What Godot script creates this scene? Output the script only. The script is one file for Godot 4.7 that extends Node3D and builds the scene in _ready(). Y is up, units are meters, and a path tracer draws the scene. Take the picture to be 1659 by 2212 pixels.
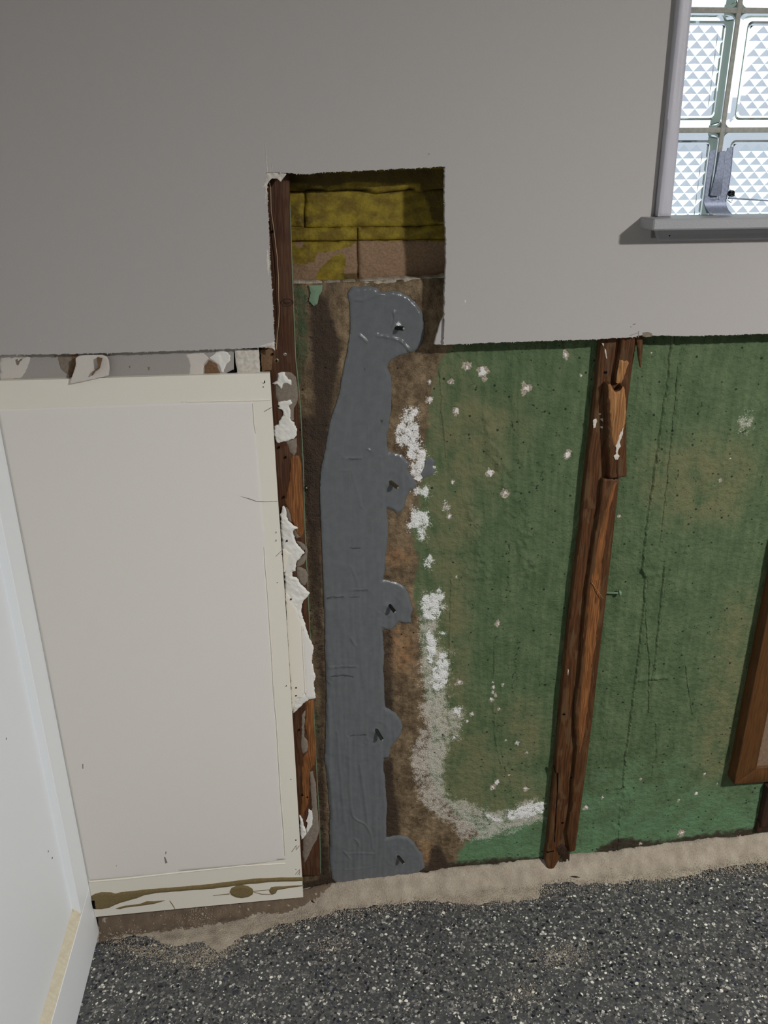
extends Node3D
# A stripped basement wall: drywall cut away, old green paint on concrete, a fresh grey sealant strip with five rod ends, furring strips, a glass block window.
# All outlines are in metres on the plane they lie on: x along the wall, y up from the floor, z out of the wall (0 = face of the drywall).

const Z_PANEL := -0.003
const Z_OLD := -0.014
const Z_FUR := -0.025
const Z_CON := -0.047
const Z_BRICK := -0.085
const X_LEFT := -0.543
const FALL := 0.04  # the floor rises this much per metre to the right
const TONE := 1.27
const TX0 := -0.14
const TW := 1.40
const TY1 := 1.51
const TH := 1.53

var M := {}
var names := {}
var rng := RandomNumberGenerator.new()


# ---------------------------------------------------------------- small helpers
func tone(r: float, g: float, b: float) -> Color:
	return Color(minf(r * TONE / 255.0, 0.93), minf(g * TONE / 255.0, 0.93), minf(b * TONE / 255.0, 0.93))

func poly(a: Array) -> PackedVector2Array:
	var p := PackedVector2Array()
	for i in range(0, a.size() - 1, 2):
		p.append(Vector2(a[i], a[i + 1]))
	return p

func numbered(called: String) -> String:
	names[called] = names.get(called, -1) + 1
	return called if names[called] == 0 else "%s_%03d" % [called, names[called]]

func tag(o: Node3D, label: String, category: String, group := "") -> Node3D:
	o.set_meta("label", label)
	o.set_meta("category", category)
	if group:
		o.set_meta("group", group)
	return o

func thing(called: String, label: String, category: String, group := "") -> Node3D:
	var o := Node3D.new()
	o.name = numbered(called)
	add_child(o, true)
	return tag(o, label, category, group)

func put(called: String, mesh: Mesh, mat: Material, parent: Node = null) -> MeshInstance3D:
	var o := MeshInstance3D.new()
	o.mesh = mesh
	o.material_override = mat
	if parent:
		o.name = called
		parent.add_child(o, true)
	else:
		o.name = numbered(called)
		add_child(o, true)
	return o

func structure(called: String) -> Node3D:
	var o := Node3D.new()
	o.name = called
	add_child(o, true)
	o.set_meta("kind", "structure")
	return o

func uv_of(x: float, y: float) -> Vector2:
	return Vector2((x - TX0) / TW, (TY1 - y) / TH)

func noise(seed_: int, freq: float, oct := 4, kind := FastNoiseLite.TYPE_SIMPLEX_SMOOTH) -> FastNoiseLite:
	var n := FastNoiseLite.new()
	n.seed = seed_
	n.noise_type = kind
	n.frequency = freq
	n.fractal_octaves = oct
	return n

# an outline with its edges broken up: points every step metres, pushed about by up to amp
func rough(p: PackedVector2Array, step: float, amp: float, seed_: int, from := 0, to := -1) -> PackedVector2Array:
	var r := RandomNumberGenerator.new()
	r.seed = seed_
	var out := PackedVector2Array()
	var last := p.size() if to < 0 else to
	for i in p.size():
		var a := p[i]
		var b := p[(i + 1) % p.size()]
		out.append(a)
		if i < from or i >= last:
			continue
		var n := int(a.distance_to(b) / step)
		var side := (b - a).orthogonal().normalized()
		for k in range(1, n):
			out.append(a.lerp(b, (k + r.randf_range(-0.3, 0.3)) / n) + side * amp * r.randf_range(-1, 1))
	return out

# a flat piece with that outline between two depths
func slab_into(st: SurfaceTool, p: PackedVector2Array, z0: float, z1: float, back := true) -> void:
	var q := p
	if Geometry2D.is_polygon_clockwise(q):
		q = q.duplicate()
		q.reverse()
	var tri := Geometry2D.triangulate_polygon(q)
	for k in range(0, tri.size(), 3):
		var a := q[tri[k]]
		var b := q[tri[k + 1]]
		var c := q[tri[k + 2]]
		if (b - a).cross(c - a) > 0:
			var t := b
			b = c
			c = t
		st.set_normal(Vector3.BACK)
		for v in [a, b, c]:
			st.set_uv(uv_of(v.x, v.y))
			st.add_vertex(Vector3(v.x, v.y, z1))
		if back:
			st.set_normal(Vector3.FORWARD)
			for v in [a, c, b]:
				st.set_uv(uv_of(v.x, v.y))
				st.add_vertex(Vector3(v.x, v.y, z0))
	for i in q.size():
		var a := q[i]
		var b := q[(i + 1) % q.size()]
		var n := Vector2(b.y - a.y, a.x - b.x).normalized()
		facing(st, Vector3(a.x, a.y, z0), Vector3(a.x, a.y, z1), Vector3(b.x, b.y, z1), Vector3(n.x, n.y, 0))
		facing(st, Vector3(a.x, a.y, z0), Vector3(b.x, b.y, z1), Vector3(b.x, b.y, z0), Vector3(n.x, n.y, 0))

func slab(p: PackedVector2Array, z0: float, z1: float, back := true) -> ArrayMesh:
	var st := SurfaceTool.new()
	st.begin(Mesh.PRIMITIVE_TRIANGLES)
	slab_into(st, p, z0, z1, back)
	return st.commit()

# three corners in the order that faces along n
func facing(st: SurfaceTool, a: Vector3, b: Vector3, c: Vector3, n: Vector3, normals: Array = []) -> void:
	var order := [0, 1, 2] if (b - a).cross(c - a).dot(n) < 0 else [0, 2, 1]
	var v := [a, b, c]
	for k in order:
		st.set_normal(normals[k] if normals else n)
		st.set_uv(uv_of(v[k].x, v[k].y))
		st.add_vertex(v[k])

func edge_distance(p: PackedVector2Array, v: Vector2) -> Array:
	var best := 1e9
	var at := v
	for i in p.size():
		var c := Geometry2D.get_closest_point_to_segment(v, p[i], p[(i + 1) % p.size()])
		var d := c.distance_squared_to(v)
		if d < best:
			best = d
			at = c
	return [sqrt(best), at]

# a worked surface with that outline: a fine grid, its rim snapped to the outline, its height above z0 given by hf(x, y, distance to the rim), with sides down to z0 - skirt
func sheet(p: PackedVector2Array, z0: float, cell: float, hf: Callable, skirt := 0.0, reach := 4) -> ArrayMesh:
	var lo := p[0]
	var hi := p[0]
	for v in p:
		lo = lo.min(v)
		hi = hi.max(v)
	lo -= Vector2(cell, cell) * 1.37
	var nx := int((hi.x - lo.x) / cell) + 3
	var ny := int((hi.y - lo.y) / cell) + 3
	var inside := PackedByteArray()
	inside.resize(nx * ny)
	for j in ny:
		var y := lo.y + j * cell
		var xs := PackedFloat32Array()
		for i in p.size():
			var a := p[i]
			var b := p[(i + 1) % p.size()]
			if (a.y > y) != (b.y > y):
				xs.append(a.x + (y - a.y) / (b.y - a.y) * (b.x - a.x))
		xs.sort()
		for k in range(0, xs.size() - 1, 2):
			var i0 := int(ceil((xs[k] - lo.x) / cell))
			var i1 := int(floor((xs[k + 1] - lo.x) / cell))
			for i in range(maxi(i0, 0), mini(i1, nx - 1) + 1):
				inside[j * nx + i] = 1
	var index := PackedInt32Array()
	index.resize(nx * ny)
	index.fill(-1)
	var vs := PackedVector3Array()
	var uvs := PackedVector2Array()
	var idx := PackedInt32Array()
	var kept := PackedByteArray()
	kept.resize(nx * ny)
	for j in ny - 1:
		for i in nx - 1:
			var o := j * nx + i
			if inside[o] + inside[o + 1] + inside[o + nx] + inside[o + nx + 1] == 0:
				continue
			kept[o] = 1
			for c in [o, o + 1, o + nx, o + nx + 1]:
				if index[c] >= 0:
					continue
				var ci: int = c % nx
				var cj: int = c / nx
				var v := Vector2(lo.x + ci * cell, lo.y + cj * cell)
				var d := reach * cell
				if not inside[c]:
					v = edge_distance(p, v)[1]
					d = 0.0
				else:
					var near := ci < reach or cj < reach or ci >= nx - reach or cj >= ny - reach
					if not near:
						for s in [-reach, reach, -reach * nx, reach * nx, -reach - reach * nx, reach - reach * nx, -reach + reach * nx, reach + reach * nx]:
							if not inside[c + s]:
								near = true
								break
					if near:
						d = minf(edge_distance(p, v)[0], d)
				index[c] = vs.size()
				vs.append(Vector3(v.x, v.y, z0 + hf.call(v.x, v.y, d)))
				uvs.append(uv_of(v.x, v.y))
			idx.append_array([index[o + nx], index[o + nx + 1], index[o + 1], index[o + nx], index[o + 1], index[o]])
	if skirt > 0.0:
		for j in ny - 1:
			for i in nx - 1:
				var o := j * nx + i
				if not kept[o]:
					continue
				var rims := []
				if i == 0 or not kept[o - 1]:
					rims.append([o + nx, o])
				if not kept[o + 1]:
					rims.append([o + 1, o + nx + 1])
				if j == 0 or not kept[o - nx]:
					rims.append([o, o + 1])
				if not kept[o + nx]:
					rims.append([o + nx + 1, o + nx])
				for e in rims:
					var a := vs[index[e[0]]]
					var b := vs[index[e[1]]]
					var base := vs.size()
					for v in [a, b, Vector3(b.x, b.y, z0 - skirt), Vector3(a.x, a.y, z0 - skirt)]:
						vs.append(v)
						uvs.append(uv_of(v.x, v.y))
					idx.append_array([base, base + 1, base + 2, base, base + 2, base + 3])
	var arrays := []
	arrays.resize(Mesh.ARRAY_MAX)
	arrays[Mesh.ARRAY_VERTEX] = vs
	arrays[Mesh.ARRAY_TEX_UV] = uvs
	arrays[Mesh.ARRAY_INDEX] = idx
	var am := ArrayMesh.new()
	am.add_surface_from_arrays(Mesh.PRIMITIVE_TRIANGLES, arrays)
	var st := SurfaceTool.new()
	st.create_from(am, 0)
	st.generate_normals()
	return st.commit()

func box_into(st: SurfaceTool, lo: Vector3, hi: Vector3, bevel := 0.0) -> void:
	var c := (lo + hi) / 2.0
	var h := (hi - lo) / 2.0
	var b := minf(bevel, minf(h.x, minf(h.y, h.z)) * 0.9)
	var face := func(n: Vector3, u: Vector3, v: Vector3, du: float, dv: float, dn: float, nn: Vector3):
		st.set_normal(nn)
		var q := [n * dn - u * du - v * dv, n * dn - u * du + v * dv, n * dn + u * du + v * dv, n * dn + u * du - v * dv]
		for k in [0, 2, 1, 0, 3, 2]:
			st.set_uv(uv_of(c.x + q[k].x, c.y + q[k].y))
			st.add_vertex(c + q[k])
	var ax := [Vector3.RIGHT, Vector3.UP, Vector3.BACK]
	for k in 3:
		for s in [-1.0, 1.0]:
			var n: Vector3 = ax[k] * s
			var u: Vector3 = ax[(k + 1) % 3]
			var v: Vector3 = ax[(k + 2) % 3] * s
			face.call(n, v, u, h[(k + 2) % 3] - b, h[(k + 1) % 3] - b, h[k], n)
	if b <= 0.0:
		return
	var tri := func(p: Array, n: Vector3):
		var q := p
		if (q[1] - q[0]).cross(q[2] - q[0]).dot(n) > 0:
			q = [q[0], q[2], q[1]]
		st.set_normal(n)
		for v in q:
			st.set_uv(uv_of(c.x + v.x, c.y + v.y))
			st.add_vertex(c + v)
	for k in 3:
		var u: Vector3 = ax[k]
		var v: Vector3 = ax[(k + 1) % 3]
		var w: Vector3 = ax[(k + 2) % 3]
		var hu: float = h[k]
		var hv: float = h[(k + 1) % 3]
		var hw: float = h[(k + 2) % 3]
		for s in [-1.0, 1.0]:
			for t in [-1.0, 1.0]:
				var n: Vector3 = (v * s + w * t).normalized()
				var a: Vector3 = v * s * hv + w * t * (hw - b)
				var d: Vector3 = v * s * (hv - b) + w * t * hw
				var e: Vector3 = u * (hu - b)
				tri.call([a - e, a + e, d + e], n)
				tri.call([a - e, d + e, d - e], n)
	for sx in [-1.0, 1.0]:
		for sy in [-1.0, 1.0]:
			for sz in [-1.0, 1.0]:
				tri.call([Vector3(sx * h.x, sy * (h.y - b), sz * (h.z - b)), Vector3(sx * (h.x - b), sy * h.y, sz * (h.z - b)), Vector3(sx * (h.x - b), sy * (h.y - b), sz * h.z)], Vector3(sx, sy, sz).normalized())

func box(lo: Vector3, hi: Vector3, bevel := 0.0) -> ArrayMesh:
	var st := SurfaceTool.new()
	st.begin(Mesh.PRIMITIVE_TRIANGLES)
	box_into(st, lo, hi, bevel)
	return st.commit()

# a round bar along a path, its radius given along it
func tube_into(st: SurfaceTool, pts: Array, radii: Array, sides := 10) -> void:
	var rings := []
	for i in pts.size():
		var d: Vector3 = (pts[mini(i + 1, pts.size() - 1)] - pts[maxi(i - 1, 0)]).normalized()
		var u := d.cross(Vector3.UP if absf(d.y) < 0.9 else Vector3.RIGHT).normalized()
		var v := d.cross(u)
		var ring := []
		for k in sides:
			var a := TAU * k / sides
			ring.append([pts[i] + (u * cos(a) + v * sin(a)) * radii[mini(i, radii.size() - 1)], u * cos(a) + v * sin(a)])
		rings.append(ring)
	for i in rings.size() - 1:
		for k in sides:
			var q := [rings[i][k], rings[i][(k + 1) % sides], rings[i + 1][(k + 1) % sides], rings[i + 1][k]]
			for m in [[0, 1, 2], [0, 2, 3]]:
				facing(st, q[m[0]][0], q[m[1]][0], q[m[2]][0], q[0][1] + q[1][1], [q[m[0]][1], q[m[1]][1], q[m[2]][1]])
	for e in [0, rings.size() - 1]:
		var n: Vector3 = (pts[0] - pts[1]).normalized() if e == 0 else (pts[e] - pts[e - 1]).normalized()
		for k in sides:
			facing(st, pts[e], rings[e][k][0], rings[e][(k + 1) % sides][0], n)

func tube(pts: Array, radii: Array, sides := 10) -> ArrayMesh:
	var st := SurfaceTool.new()
	st.begin(Mesh.PRIMITIVE_TRIANGLES)
	tube_into(st, pts, radii, sides)
	return st.commit()

func flat_ring(c: Vector2, r: float, n := 14, squash := 1.0, wob := 0.0, seed_ := 1) -> PackedVector2Array:
	var g := RandomNumberGenerator.new()
	g.seed = seed_
	var p := PackedVector2Array()
	for k in n:
		var a := TAU * k / n
		p.append(c + Vector2(cos(a), sin(a) * squash) * r * (1.0 + wob * g.randf_range(-1, 1)))
	return p


# ---------------------------------------------------------------- textures
func picture(w: int, h: int, data: PackedByteArray) -> ImageTexture:
	return ImageTexture.create_from_image(Image.create_from_data(w, h, false, Image.FORMAT_RGB8, data))

func noise_bytes(n: FastNoiseLite, w: int, h: int) -> PackedByteArray:
	var im := n.get_image(w, h, false, false, true)
	im.convert(Image.FORMAT_L8)
	return im.get_data()

func noise_height(seed_: int, freq: float, size := 512, oct := 4) -> ImageTexture:
	var n := noise(seed_, freq, oct)
	var im := n.get_seamless_image(size, size)
	im.convert(Image.FORMAT_L8)
	return ImageTexture.create_from_image(im)

# outlines (in metres) drawn into a mask over the wall's texture, then softened; strength 0..255
class Mask:
	var im: Image
	var w: int
	var h: int
	func _init(w_: int, h_: int):
		w = w_
		h = h_
		im = Image.create_empty(w, h, false, Image.FORMAT_L8)
	func fill(p: PackedVector2Array, value: int) -> void:
		var c := Color8(value, value, value)
		var y0 := h
		var y1 := 0
		for v in p:
			y0 = mini(y0, int(v.y))
			y1 = maxi(y1, int(v.y) + 1)
		for y in range(maxi(y0, 0), mini(y1, h - 1) + 1):
			var xs := PackedFloat32Array()
			var yy := y + 0.5
			for i in p.size():
				var a := p[i]
				var b := p[(i + 1) % p.size()]
				if (a.y > yy) != (b.y > yy):
					xs.append(a.x + (yy - a.y) / (b.y - a.y) * (b.x - a.x))
			xs.sort()
			for k in range(0, xs.size() - 1, 2):
				var x0 := clampi(roundi(xs[k]), 0, w)
				var x1 := clampi(roundi(xs[k + 1]), 0, w)
				if x1 > x0:
					im.fill_rect(Rect2i(x0, y, x1 - x0, 1), c)
	func soft(times: int, big_w: int, big_h: int) -> PackedByteArray:
		for k in times:
			im.shrink_x2()
		im.resize(big_w, big_h, Image.INTERPOLATE_CUBIC)
		return im.get_data()

func mask_of(outlines: Array, w: int, h: int, soft: int, value := 255) -> PackedByteArray:
	var m := Mask.new(w / 2, h / 2)
	for o in outlines:
		var p := PackedVector2Array()
		var v := value
		var q: PackedVector2Array = o if o is PackedVector2Array else poly(o)
		for a in q:
			p.append(uv_of(a.x, a.y) * Vector2(w / 2, h / 2))
		m.fill(p, v)
	return m.soft(soft, w, h)

func wood(seed_: int, dark: Color, light: Color, blotch: Color, blotchy: float, grain := 1.0) -> StandardMaterial3D:
	var w := 256
	var h := 1024
	var n := noise(seed_, 0.02, 3)
	var n2 := noise(seed_ + 1, 0.011, 4)
	var n3 := noise(seed_ + 2, 0.09, 2)
	var data := PackedByteArray()
	data.resize(w * h * 3)
	var high := PackedByteArray()
	high.resize(w * h)
	for y in h:
		for x in w:
			var bend := n2.get_noise_2d(x * 0.4, y * 0.25) * 26.0
			var g := 0.5 + 0.5 * sin((x + bend) * 0.34 * grain + n.get_noise_2d(x * 2.0, y * 0.06) * 6.0)
			var f := 0.5 + n3.get_noise_2d(x * 3.0, y * 0.12)
			var t := clampf(g * 0.55 + f * 0.5, 0, 1)
			var c := dark.lerp(light, t)
			var b := smoothstep(0.05, 0.3, n2.get_noise_2d(x * 1.6 + 900, y * 0.7)) * blotchy
			c = c.lerp(blotch, b)
			var o := (y * w + x) * 3
			data[o] = int(c.r * 255)
			data[o + 1] = int(c.g * 255)
			data[o + 2] = int(c.b * 255)
			high[y * w + x] = int(clampf(t, 0, 1) * 255)
	var m := StandardMaterial3D.new()
	m.albedo_texture = picture(w, h, data)
	m.roughness = 0.62
	m.metallic_specular = 0.35
	m.uv1_triplanar = true
	m.uv1_world_triplanar = true
	m.uv1_scale = Vector3(1 / 0.11, 1 / 0.75, 1 / 0.11)
	m.uv1_offset = Vector3(seed_ * 0.37, seed_ * 0.21, 0)
	m.heightmap_enabled = true
	m.heightmap_texture = ImageTexture.create_from_image(Image.create_from_data(w, h, false, Image.FORMAT_L8, high))
	m.heightmap_scale = 0.05
	return m

func plain(c: Color, rough_: float, spec := 0.5, bump: Texture2D = null, size := 0.1, deep := 0.02) -> StandardMaterial3D:
	var m := StandardMaterial3D.new()
	m.albedo_color = c
	m.roughness = rough_
	m.metallic_specular = spec
	if bump:
		m.uv1_triplanar = true
		m.uv1_world_triplanar = true
		m.uv1_scale = Vector3.ONE / size
		m.heightmap_enabled = true
		m.heightmap_texture = bump
		m.heightmap_scale = deep
	return m

func mix8(a: Color, b: Color, t: float) -> Color:
	return a.lerp(b, clampf(t, 0.0, 1.0))

# ---------------------------------------------------------------- the painted concrete
func concrete_material() -> StandardMaterial3D:
	var w := 1536
	var h := 1680
	var brown := mask_of([
		[-0.0374, 1.4992, 0.2957, 1.4926, 0.2862, 1.371, 0.263, 1.3543, 0.2522, 1.3238, 0.2397, 1.2704, 0.2335, 1.206, 0.2307, 1.1395, 0.2195, 1.0613, 0.2059, 0.9906, 0.2208, 0.9268, 0.2097, 0.8516, 0.2222, 0.7836, 0.2334, 0.6783, 0.2375, 0.5932, 0.2564, 0.5165, 0.2475, 0.3999, 0.2649, 0.3306, 0.3169, 0.2418, 0.3814, 0.1776, 0.3367, 0.1455, 0.3211, 0.0873, 0.2236, 0.0294, -0.1198, 0.0223],
		], w, h, 3)
	var olive := mask_of([
		[0.2426, 1.3722, 0.2862, 1.371, 0.3025, 1.2683, 0.4017, 1.2741, 0.4254, 1.1797, 0.3552, 1.085, 0.3225, 0.9319, 0.3338, 0.5858, 0.3824, 0.428, 0.5316, 0.3336, 0.5396, 0.2199, 0.2776, 0.2456, 0.2365, 0.8278, 0.2325, 1.1395],
		[0.6763, 1.1307, 0.7767, 1.1758, 0.8745, 1.172, 0.9263, 1.1002, 0.9035, 0.9975, 0.7857, 0.9715, 0.6847, 1.06],
		[0.896, 0.7871, 0.9507, 0.8413, 1.0026, 0.402, 0.9781, 0.2644, 0.8981, 0.3283],
		[0.4078, 0.5802, 0.5058, 0.5475, 0.5277, 0.3886, 0.4387, 0.3964]], w, h, 5)
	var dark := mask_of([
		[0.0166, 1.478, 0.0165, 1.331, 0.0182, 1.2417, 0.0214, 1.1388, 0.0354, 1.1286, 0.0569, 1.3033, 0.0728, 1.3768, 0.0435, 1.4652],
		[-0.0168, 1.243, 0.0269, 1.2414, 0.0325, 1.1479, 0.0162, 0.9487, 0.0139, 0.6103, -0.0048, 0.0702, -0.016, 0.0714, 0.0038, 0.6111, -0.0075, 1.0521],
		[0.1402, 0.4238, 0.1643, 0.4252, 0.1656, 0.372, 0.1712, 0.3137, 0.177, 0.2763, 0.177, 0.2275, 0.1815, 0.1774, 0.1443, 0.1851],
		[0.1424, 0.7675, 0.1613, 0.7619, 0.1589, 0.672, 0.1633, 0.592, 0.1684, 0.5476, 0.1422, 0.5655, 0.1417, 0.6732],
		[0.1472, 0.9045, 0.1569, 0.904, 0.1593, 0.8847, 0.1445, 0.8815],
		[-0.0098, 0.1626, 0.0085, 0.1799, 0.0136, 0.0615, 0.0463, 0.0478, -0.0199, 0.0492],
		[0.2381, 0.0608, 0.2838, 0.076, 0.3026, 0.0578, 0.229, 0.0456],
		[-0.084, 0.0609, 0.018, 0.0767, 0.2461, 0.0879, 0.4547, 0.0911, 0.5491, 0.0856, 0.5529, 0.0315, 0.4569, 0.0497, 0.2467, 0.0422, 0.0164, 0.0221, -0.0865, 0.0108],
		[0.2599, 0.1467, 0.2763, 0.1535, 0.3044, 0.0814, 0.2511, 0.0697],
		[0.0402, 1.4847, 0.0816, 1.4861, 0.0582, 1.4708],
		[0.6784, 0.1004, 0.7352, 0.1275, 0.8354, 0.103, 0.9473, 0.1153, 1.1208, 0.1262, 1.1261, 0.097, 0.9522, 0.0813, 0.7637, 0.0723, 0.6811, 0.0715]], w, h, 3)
	var sliver := mask_of([
		[-0.011, 1.488, 0.0082, 1.4853, 0.0193, 1.4761, 0.0114, 1.4537, 0.0121, 1.4147, 0.0153, 1.3796, 0.007, 1.3486, -0.0143, 1.3493],
		[-0.0115, 1.4003, 0.0172, 1.3995, 0.0116, 1.3674, -0.001, 1.324, -0.0119, 1.2773, -0.0129, 1.3243],
		[-0.0103, 0.5945, 0.0038, 0.5376, -0.0077, 0.4506, -0.0123, 0.4023],
		[-0.0099, 0.2387, 0.0044, 0.2335, -0.0053, 0.1232, -0.0124, 0.0884],
		[-0.01, 0.848, 0.0038, 0.8276, -0.0039, 0.757, -0.0112, 0.7604]], w, h, 2, 200)
	var powder := mask_of([
		[0.2318, 0.847, 0.266, 0.8482, 0.2754, 0.8121, 0.2643, 0.7867, 0.2593, 0.7405, 0.2627, 0.7167, 0.2895, 0.7012, 0.2907, 0.6529, 0.2856, 0.6146, 0.2933, 0.5458, 0.3205, 0.5546, 0.3252, 0.499, 0.3168, 0.4698, 0.2952, 0.4641, 0.284, 0.4079, 0.2856, 0.3334, 0.2928, 0.2968, 0.3383, 0.2803, 0.385, 0.2472, 0.4378, 0.2379, 0.4822, 0.2665, 0.5319, 0.2618, 0.5376, 0.2031, 0.4932, 0.1949, 0.4413, 0.1705, 0.3952, 0.1582, 0.3289, 0.1608, 0.3144, 0.2086, 0.2452, 0.2649, 0.2125, 0.356, 0.2057, 0.4415, 0.2328, 0.5066, 0.235, 0.5793, 0.2296, 0.6642, 0.2301, 0.7525, 0.2267, 0.7989]		, [0.8663, 1.2112, 0.8827, 1.2155, 0.8951, 1.2004, 0.8932, 1.1833, 0.8758, 1.1839]], w, h, 3, 205)
	var white := mask_of([
		[0.1915, 1.2527, 0.1993, 1.2559, 0.2096, 1.2474, 0.2174, 1.2587, 0.2164, 1.2402, 0.2097, 1.2334, 0.2166, 1.2191, 0.2168, 1.2025, 0.2216, 1.1857, 0.2287, 1.1661, 0.2359, 1.1488, 0.2338, 1.1318, 0.2549, 1.1284, 0.2504, 1.1188, 0.2315, 1.127, 0.227, 1.1124, 0.2201, 1.1002, 0.2083, 1.1082, 0.2012, 1.1184, 0.1988, 1.1382, 0.2081, 1.1427, 0.1895, 1.1605, 0.201, 1.1673, 0.1917, 1.1772, 0.1779, 1.173, 0.1722, 1.1971, 0.1756, 1.2135, 0.1825, 1.225, 0.187, 1.2436],
		[0.2038, 1.086, 0.2131, 1.0906, 0.2273, 1.0849, 0.2343, 1.0921, 0.2417, 1.0691, 0.2347, 1.0618, 0.2275, 1.0723, 0.2109, 1.0731],
		[0.2087, 1.0503, 0.2183, 1.0371, 0.2374, 1.0387, 0.2427, 1.0048, 0.2307, 0.9976, 0.236, 0.9657, 0.2213, 0.9771, 0.2187, 0.9956, 0.1971, 0.9967, 0.1994, 1.0148],
		[0.2364, 0.9336, 0.2461, 0.9412, 0.2512, 0.9247, 0.2418, 0.9008, 0.2317, 0.9204],
		[0.2693, 1.0551, 0.2752, 1.0574, 0.2806, 1.0315, 0.2734, 1.0344],
		[0.2278, 0.8283, 0.2376, 0.8429, 0.2575, 0.8445, 0.2622, 0.861, 0.2739, 0.8407, 0.2729, 0.8255],
		[0.2318, 0.847, 0.266, 0.8482, 0.2754, 0.8121, 0.2643, 0.7867, 0.2471, 0.7779, 0.2267, 0.7989, 0.2292, 0.8312],
		[0.2372, 0.7653, 0.2579, 0.7406, 0.2627, 0.7167, 0.2545, 0.6797, 0.2444, 0.6632, 0.2392, 0.7183],
		[0.252, 0.6522, 0.2718, 0.7025, 0.2868, 0.6912, 0.2907, 0.6529, 0.2856, 0.6146, 0.2679, 0.5982, 0.2496, 0.6138],
		[0.3053, 0.5521, 0.3205, 0.5546, 0.3185, 0.5181, 0.3057, 0.5375],
		[0.2921, 0.4644, 0.3166, 0.4774, 0.3168, 0.4698, 0.2953, 0.4603],
		[0.2679, 0.7533, 0.2825, 0.749, 0.2741, 0.7362],
		[0.3786, 0.2437, 0.4155, 0.2235, 0.4389, 0.217, 0.4261, 0.2079, 0.3994, 0.2168],
		[0.4444, 0.2373, 0.4891, 0.2618, 0.5337, 0.2596, 0.5359, 0.2283, 0.4855, 0.2124, 0.4458, 0.2122]], w, h, 2, 230)
	var chip := []
	var core := []
	var k := 0
	for s in [[0.3083, 1.3297, 0.3391, 1.3187, 0.2383, 1.3015, 0.2776, 1.3002, 0.2376, 1.2672, 0.2905, 1.2434, 0.4239, 1.2841, 0.3615, 1.114, 0.2874, 1.096, 0.2755, 1.0446, 0.282, 1.0224, 0.5182, 1.1458, 0.3946, 1.0697, 0.3003, 0.8837], [0.3949, 0.765, 0.3913, 0.6013, 0.391, 0.5888, 0.3985, 0.5793, 0.3888, 0.5692, 0.3899, 0.6139, 0.3141, 0.6196, 0.3457, 0.5325, 0.413, 0.6069, 0.407, 0.5412, 0.3356, 0.513, 0.456, 0.441, 0.4799, 0.412, 0.4121, 0.3317, 0.4031, 0.3166, 0.4832, 0.3051, 0.4418, 0.3501, 0.4285, 0.4529], [0.7662, 0.3098, 0.9261, 0.3093, 0.9145, 0.2502, 0.9643, 0.2757, 0.6757, 0.2616, 0.6385, 0.2338, 0.8947, 0.1254, 1.0497, 0.0953, 0.8706, 0.2341, 0.7903, 0.103], [0.8457, 1.0766, 0.8609, 1.1233, 0.6668, 1.3455], [0.4988, 1.3462, 0.5318, 1.3052, 0.5186, 1.1475, 0.6396, 1.005, 0.4283, 1.2838]]:
		var sizes: Array = [[9, 14, 5, 6, 8, 8, 12, 10, 4, 5, 6, 8, 10, 3], [7, 5, 5, 5, 6, 3, 9, 6, 4, 4, 4, 7, 4, 8, 8, 9, 3, 3], [4, 4, 6, 3, 4, 8, 10, 9, 4, 5], [4, 2, 2], [8, 3, 8, 4, 7]][k]
		for i in s.size() / 2:
			var c := Vector2(s[i * 2], s[i * 2 + 1])
			var r: float = sizes[i] * 0.00084
			chip.append(flat_ring(c, r * 1.1, 13, 1.2, 0.42, 40 + k * 20 + i))
			core.append(flat_ring(c + Vector2(0, -r * 0.1), r * (0.66 if i % 3 else 0.4), 9, 1.3, 0.55, 90 + k * 20 + i))
		k += 1
	var chips := mask_of(chip, w, h, 0)
	var cores := mask_of(core, w, h, 0)
	var rust := mask_of([
		[0.1607, 0.7769, 0.1952, 0.7714, 0.2042, 0.7139, 0.1986, 0.6596, 0.172, 0.6546, 0.1634, 0.7168],
		[0.1611, 0.9671, 0.1973, 0.9545, 0.1925, 0.9226, 0.1609, 0.9297],
		[0.2202, 0.1846, 0.2398, 0.1784, 0.2698, 0.1456, 0.2573, 0.1039, 0.2405, 0.123],
		[-0.0067, 1.2452, 0.0189, 1.2211, 0.0153, 1.1258, -0.0076, 1.175],
		[-0.0055, 1.0666, 0.019, 1.0402, 0.0165, 0.9093, -0.0005, 0.9636]], w, h, 4)
	var n1 := noise_bytes(noise(11, 0.012, 5), w, h)
	var n2 := noise_bytes(noise(12, 0.05, 4), w, h)
	var n3 := noise_bytes(noise(13, 0.22, 3), w, h)
	var n4 := noise_bytes(noise(14, 0.35, 2), w, h)
	var streak := noise(15, 0.05, 3).get_image(w, h / 8, false, false, true)
	streak.resize(w, h, Image.INTERPOLATE_CUBIC)
	streak.convert(Image.FORMAT_L8)
	var st := streak.get_data()
	var g0 := tone(56, 71, 48)
	var g1 := tone(73, 86, 61)
	var g2 := tone(71, 96, 70)
	var ol := tone(86, 86, 61)
	var b0 := tone(60, 49, 36)
	var b1 := tone(110, 95, 74)
	var ru := tone(122, 88, 60)
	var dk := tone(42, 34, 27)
	var pw := tone(150, 145, 137)
	var wh := tone(206, 203, 196)
	var br := tone(104, 93, 76)
	var data := PackedByteArray()
	data.resize(w * h * 3)
	var hd := PackedByteArray()
	hd.resize(w * h)
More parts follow.
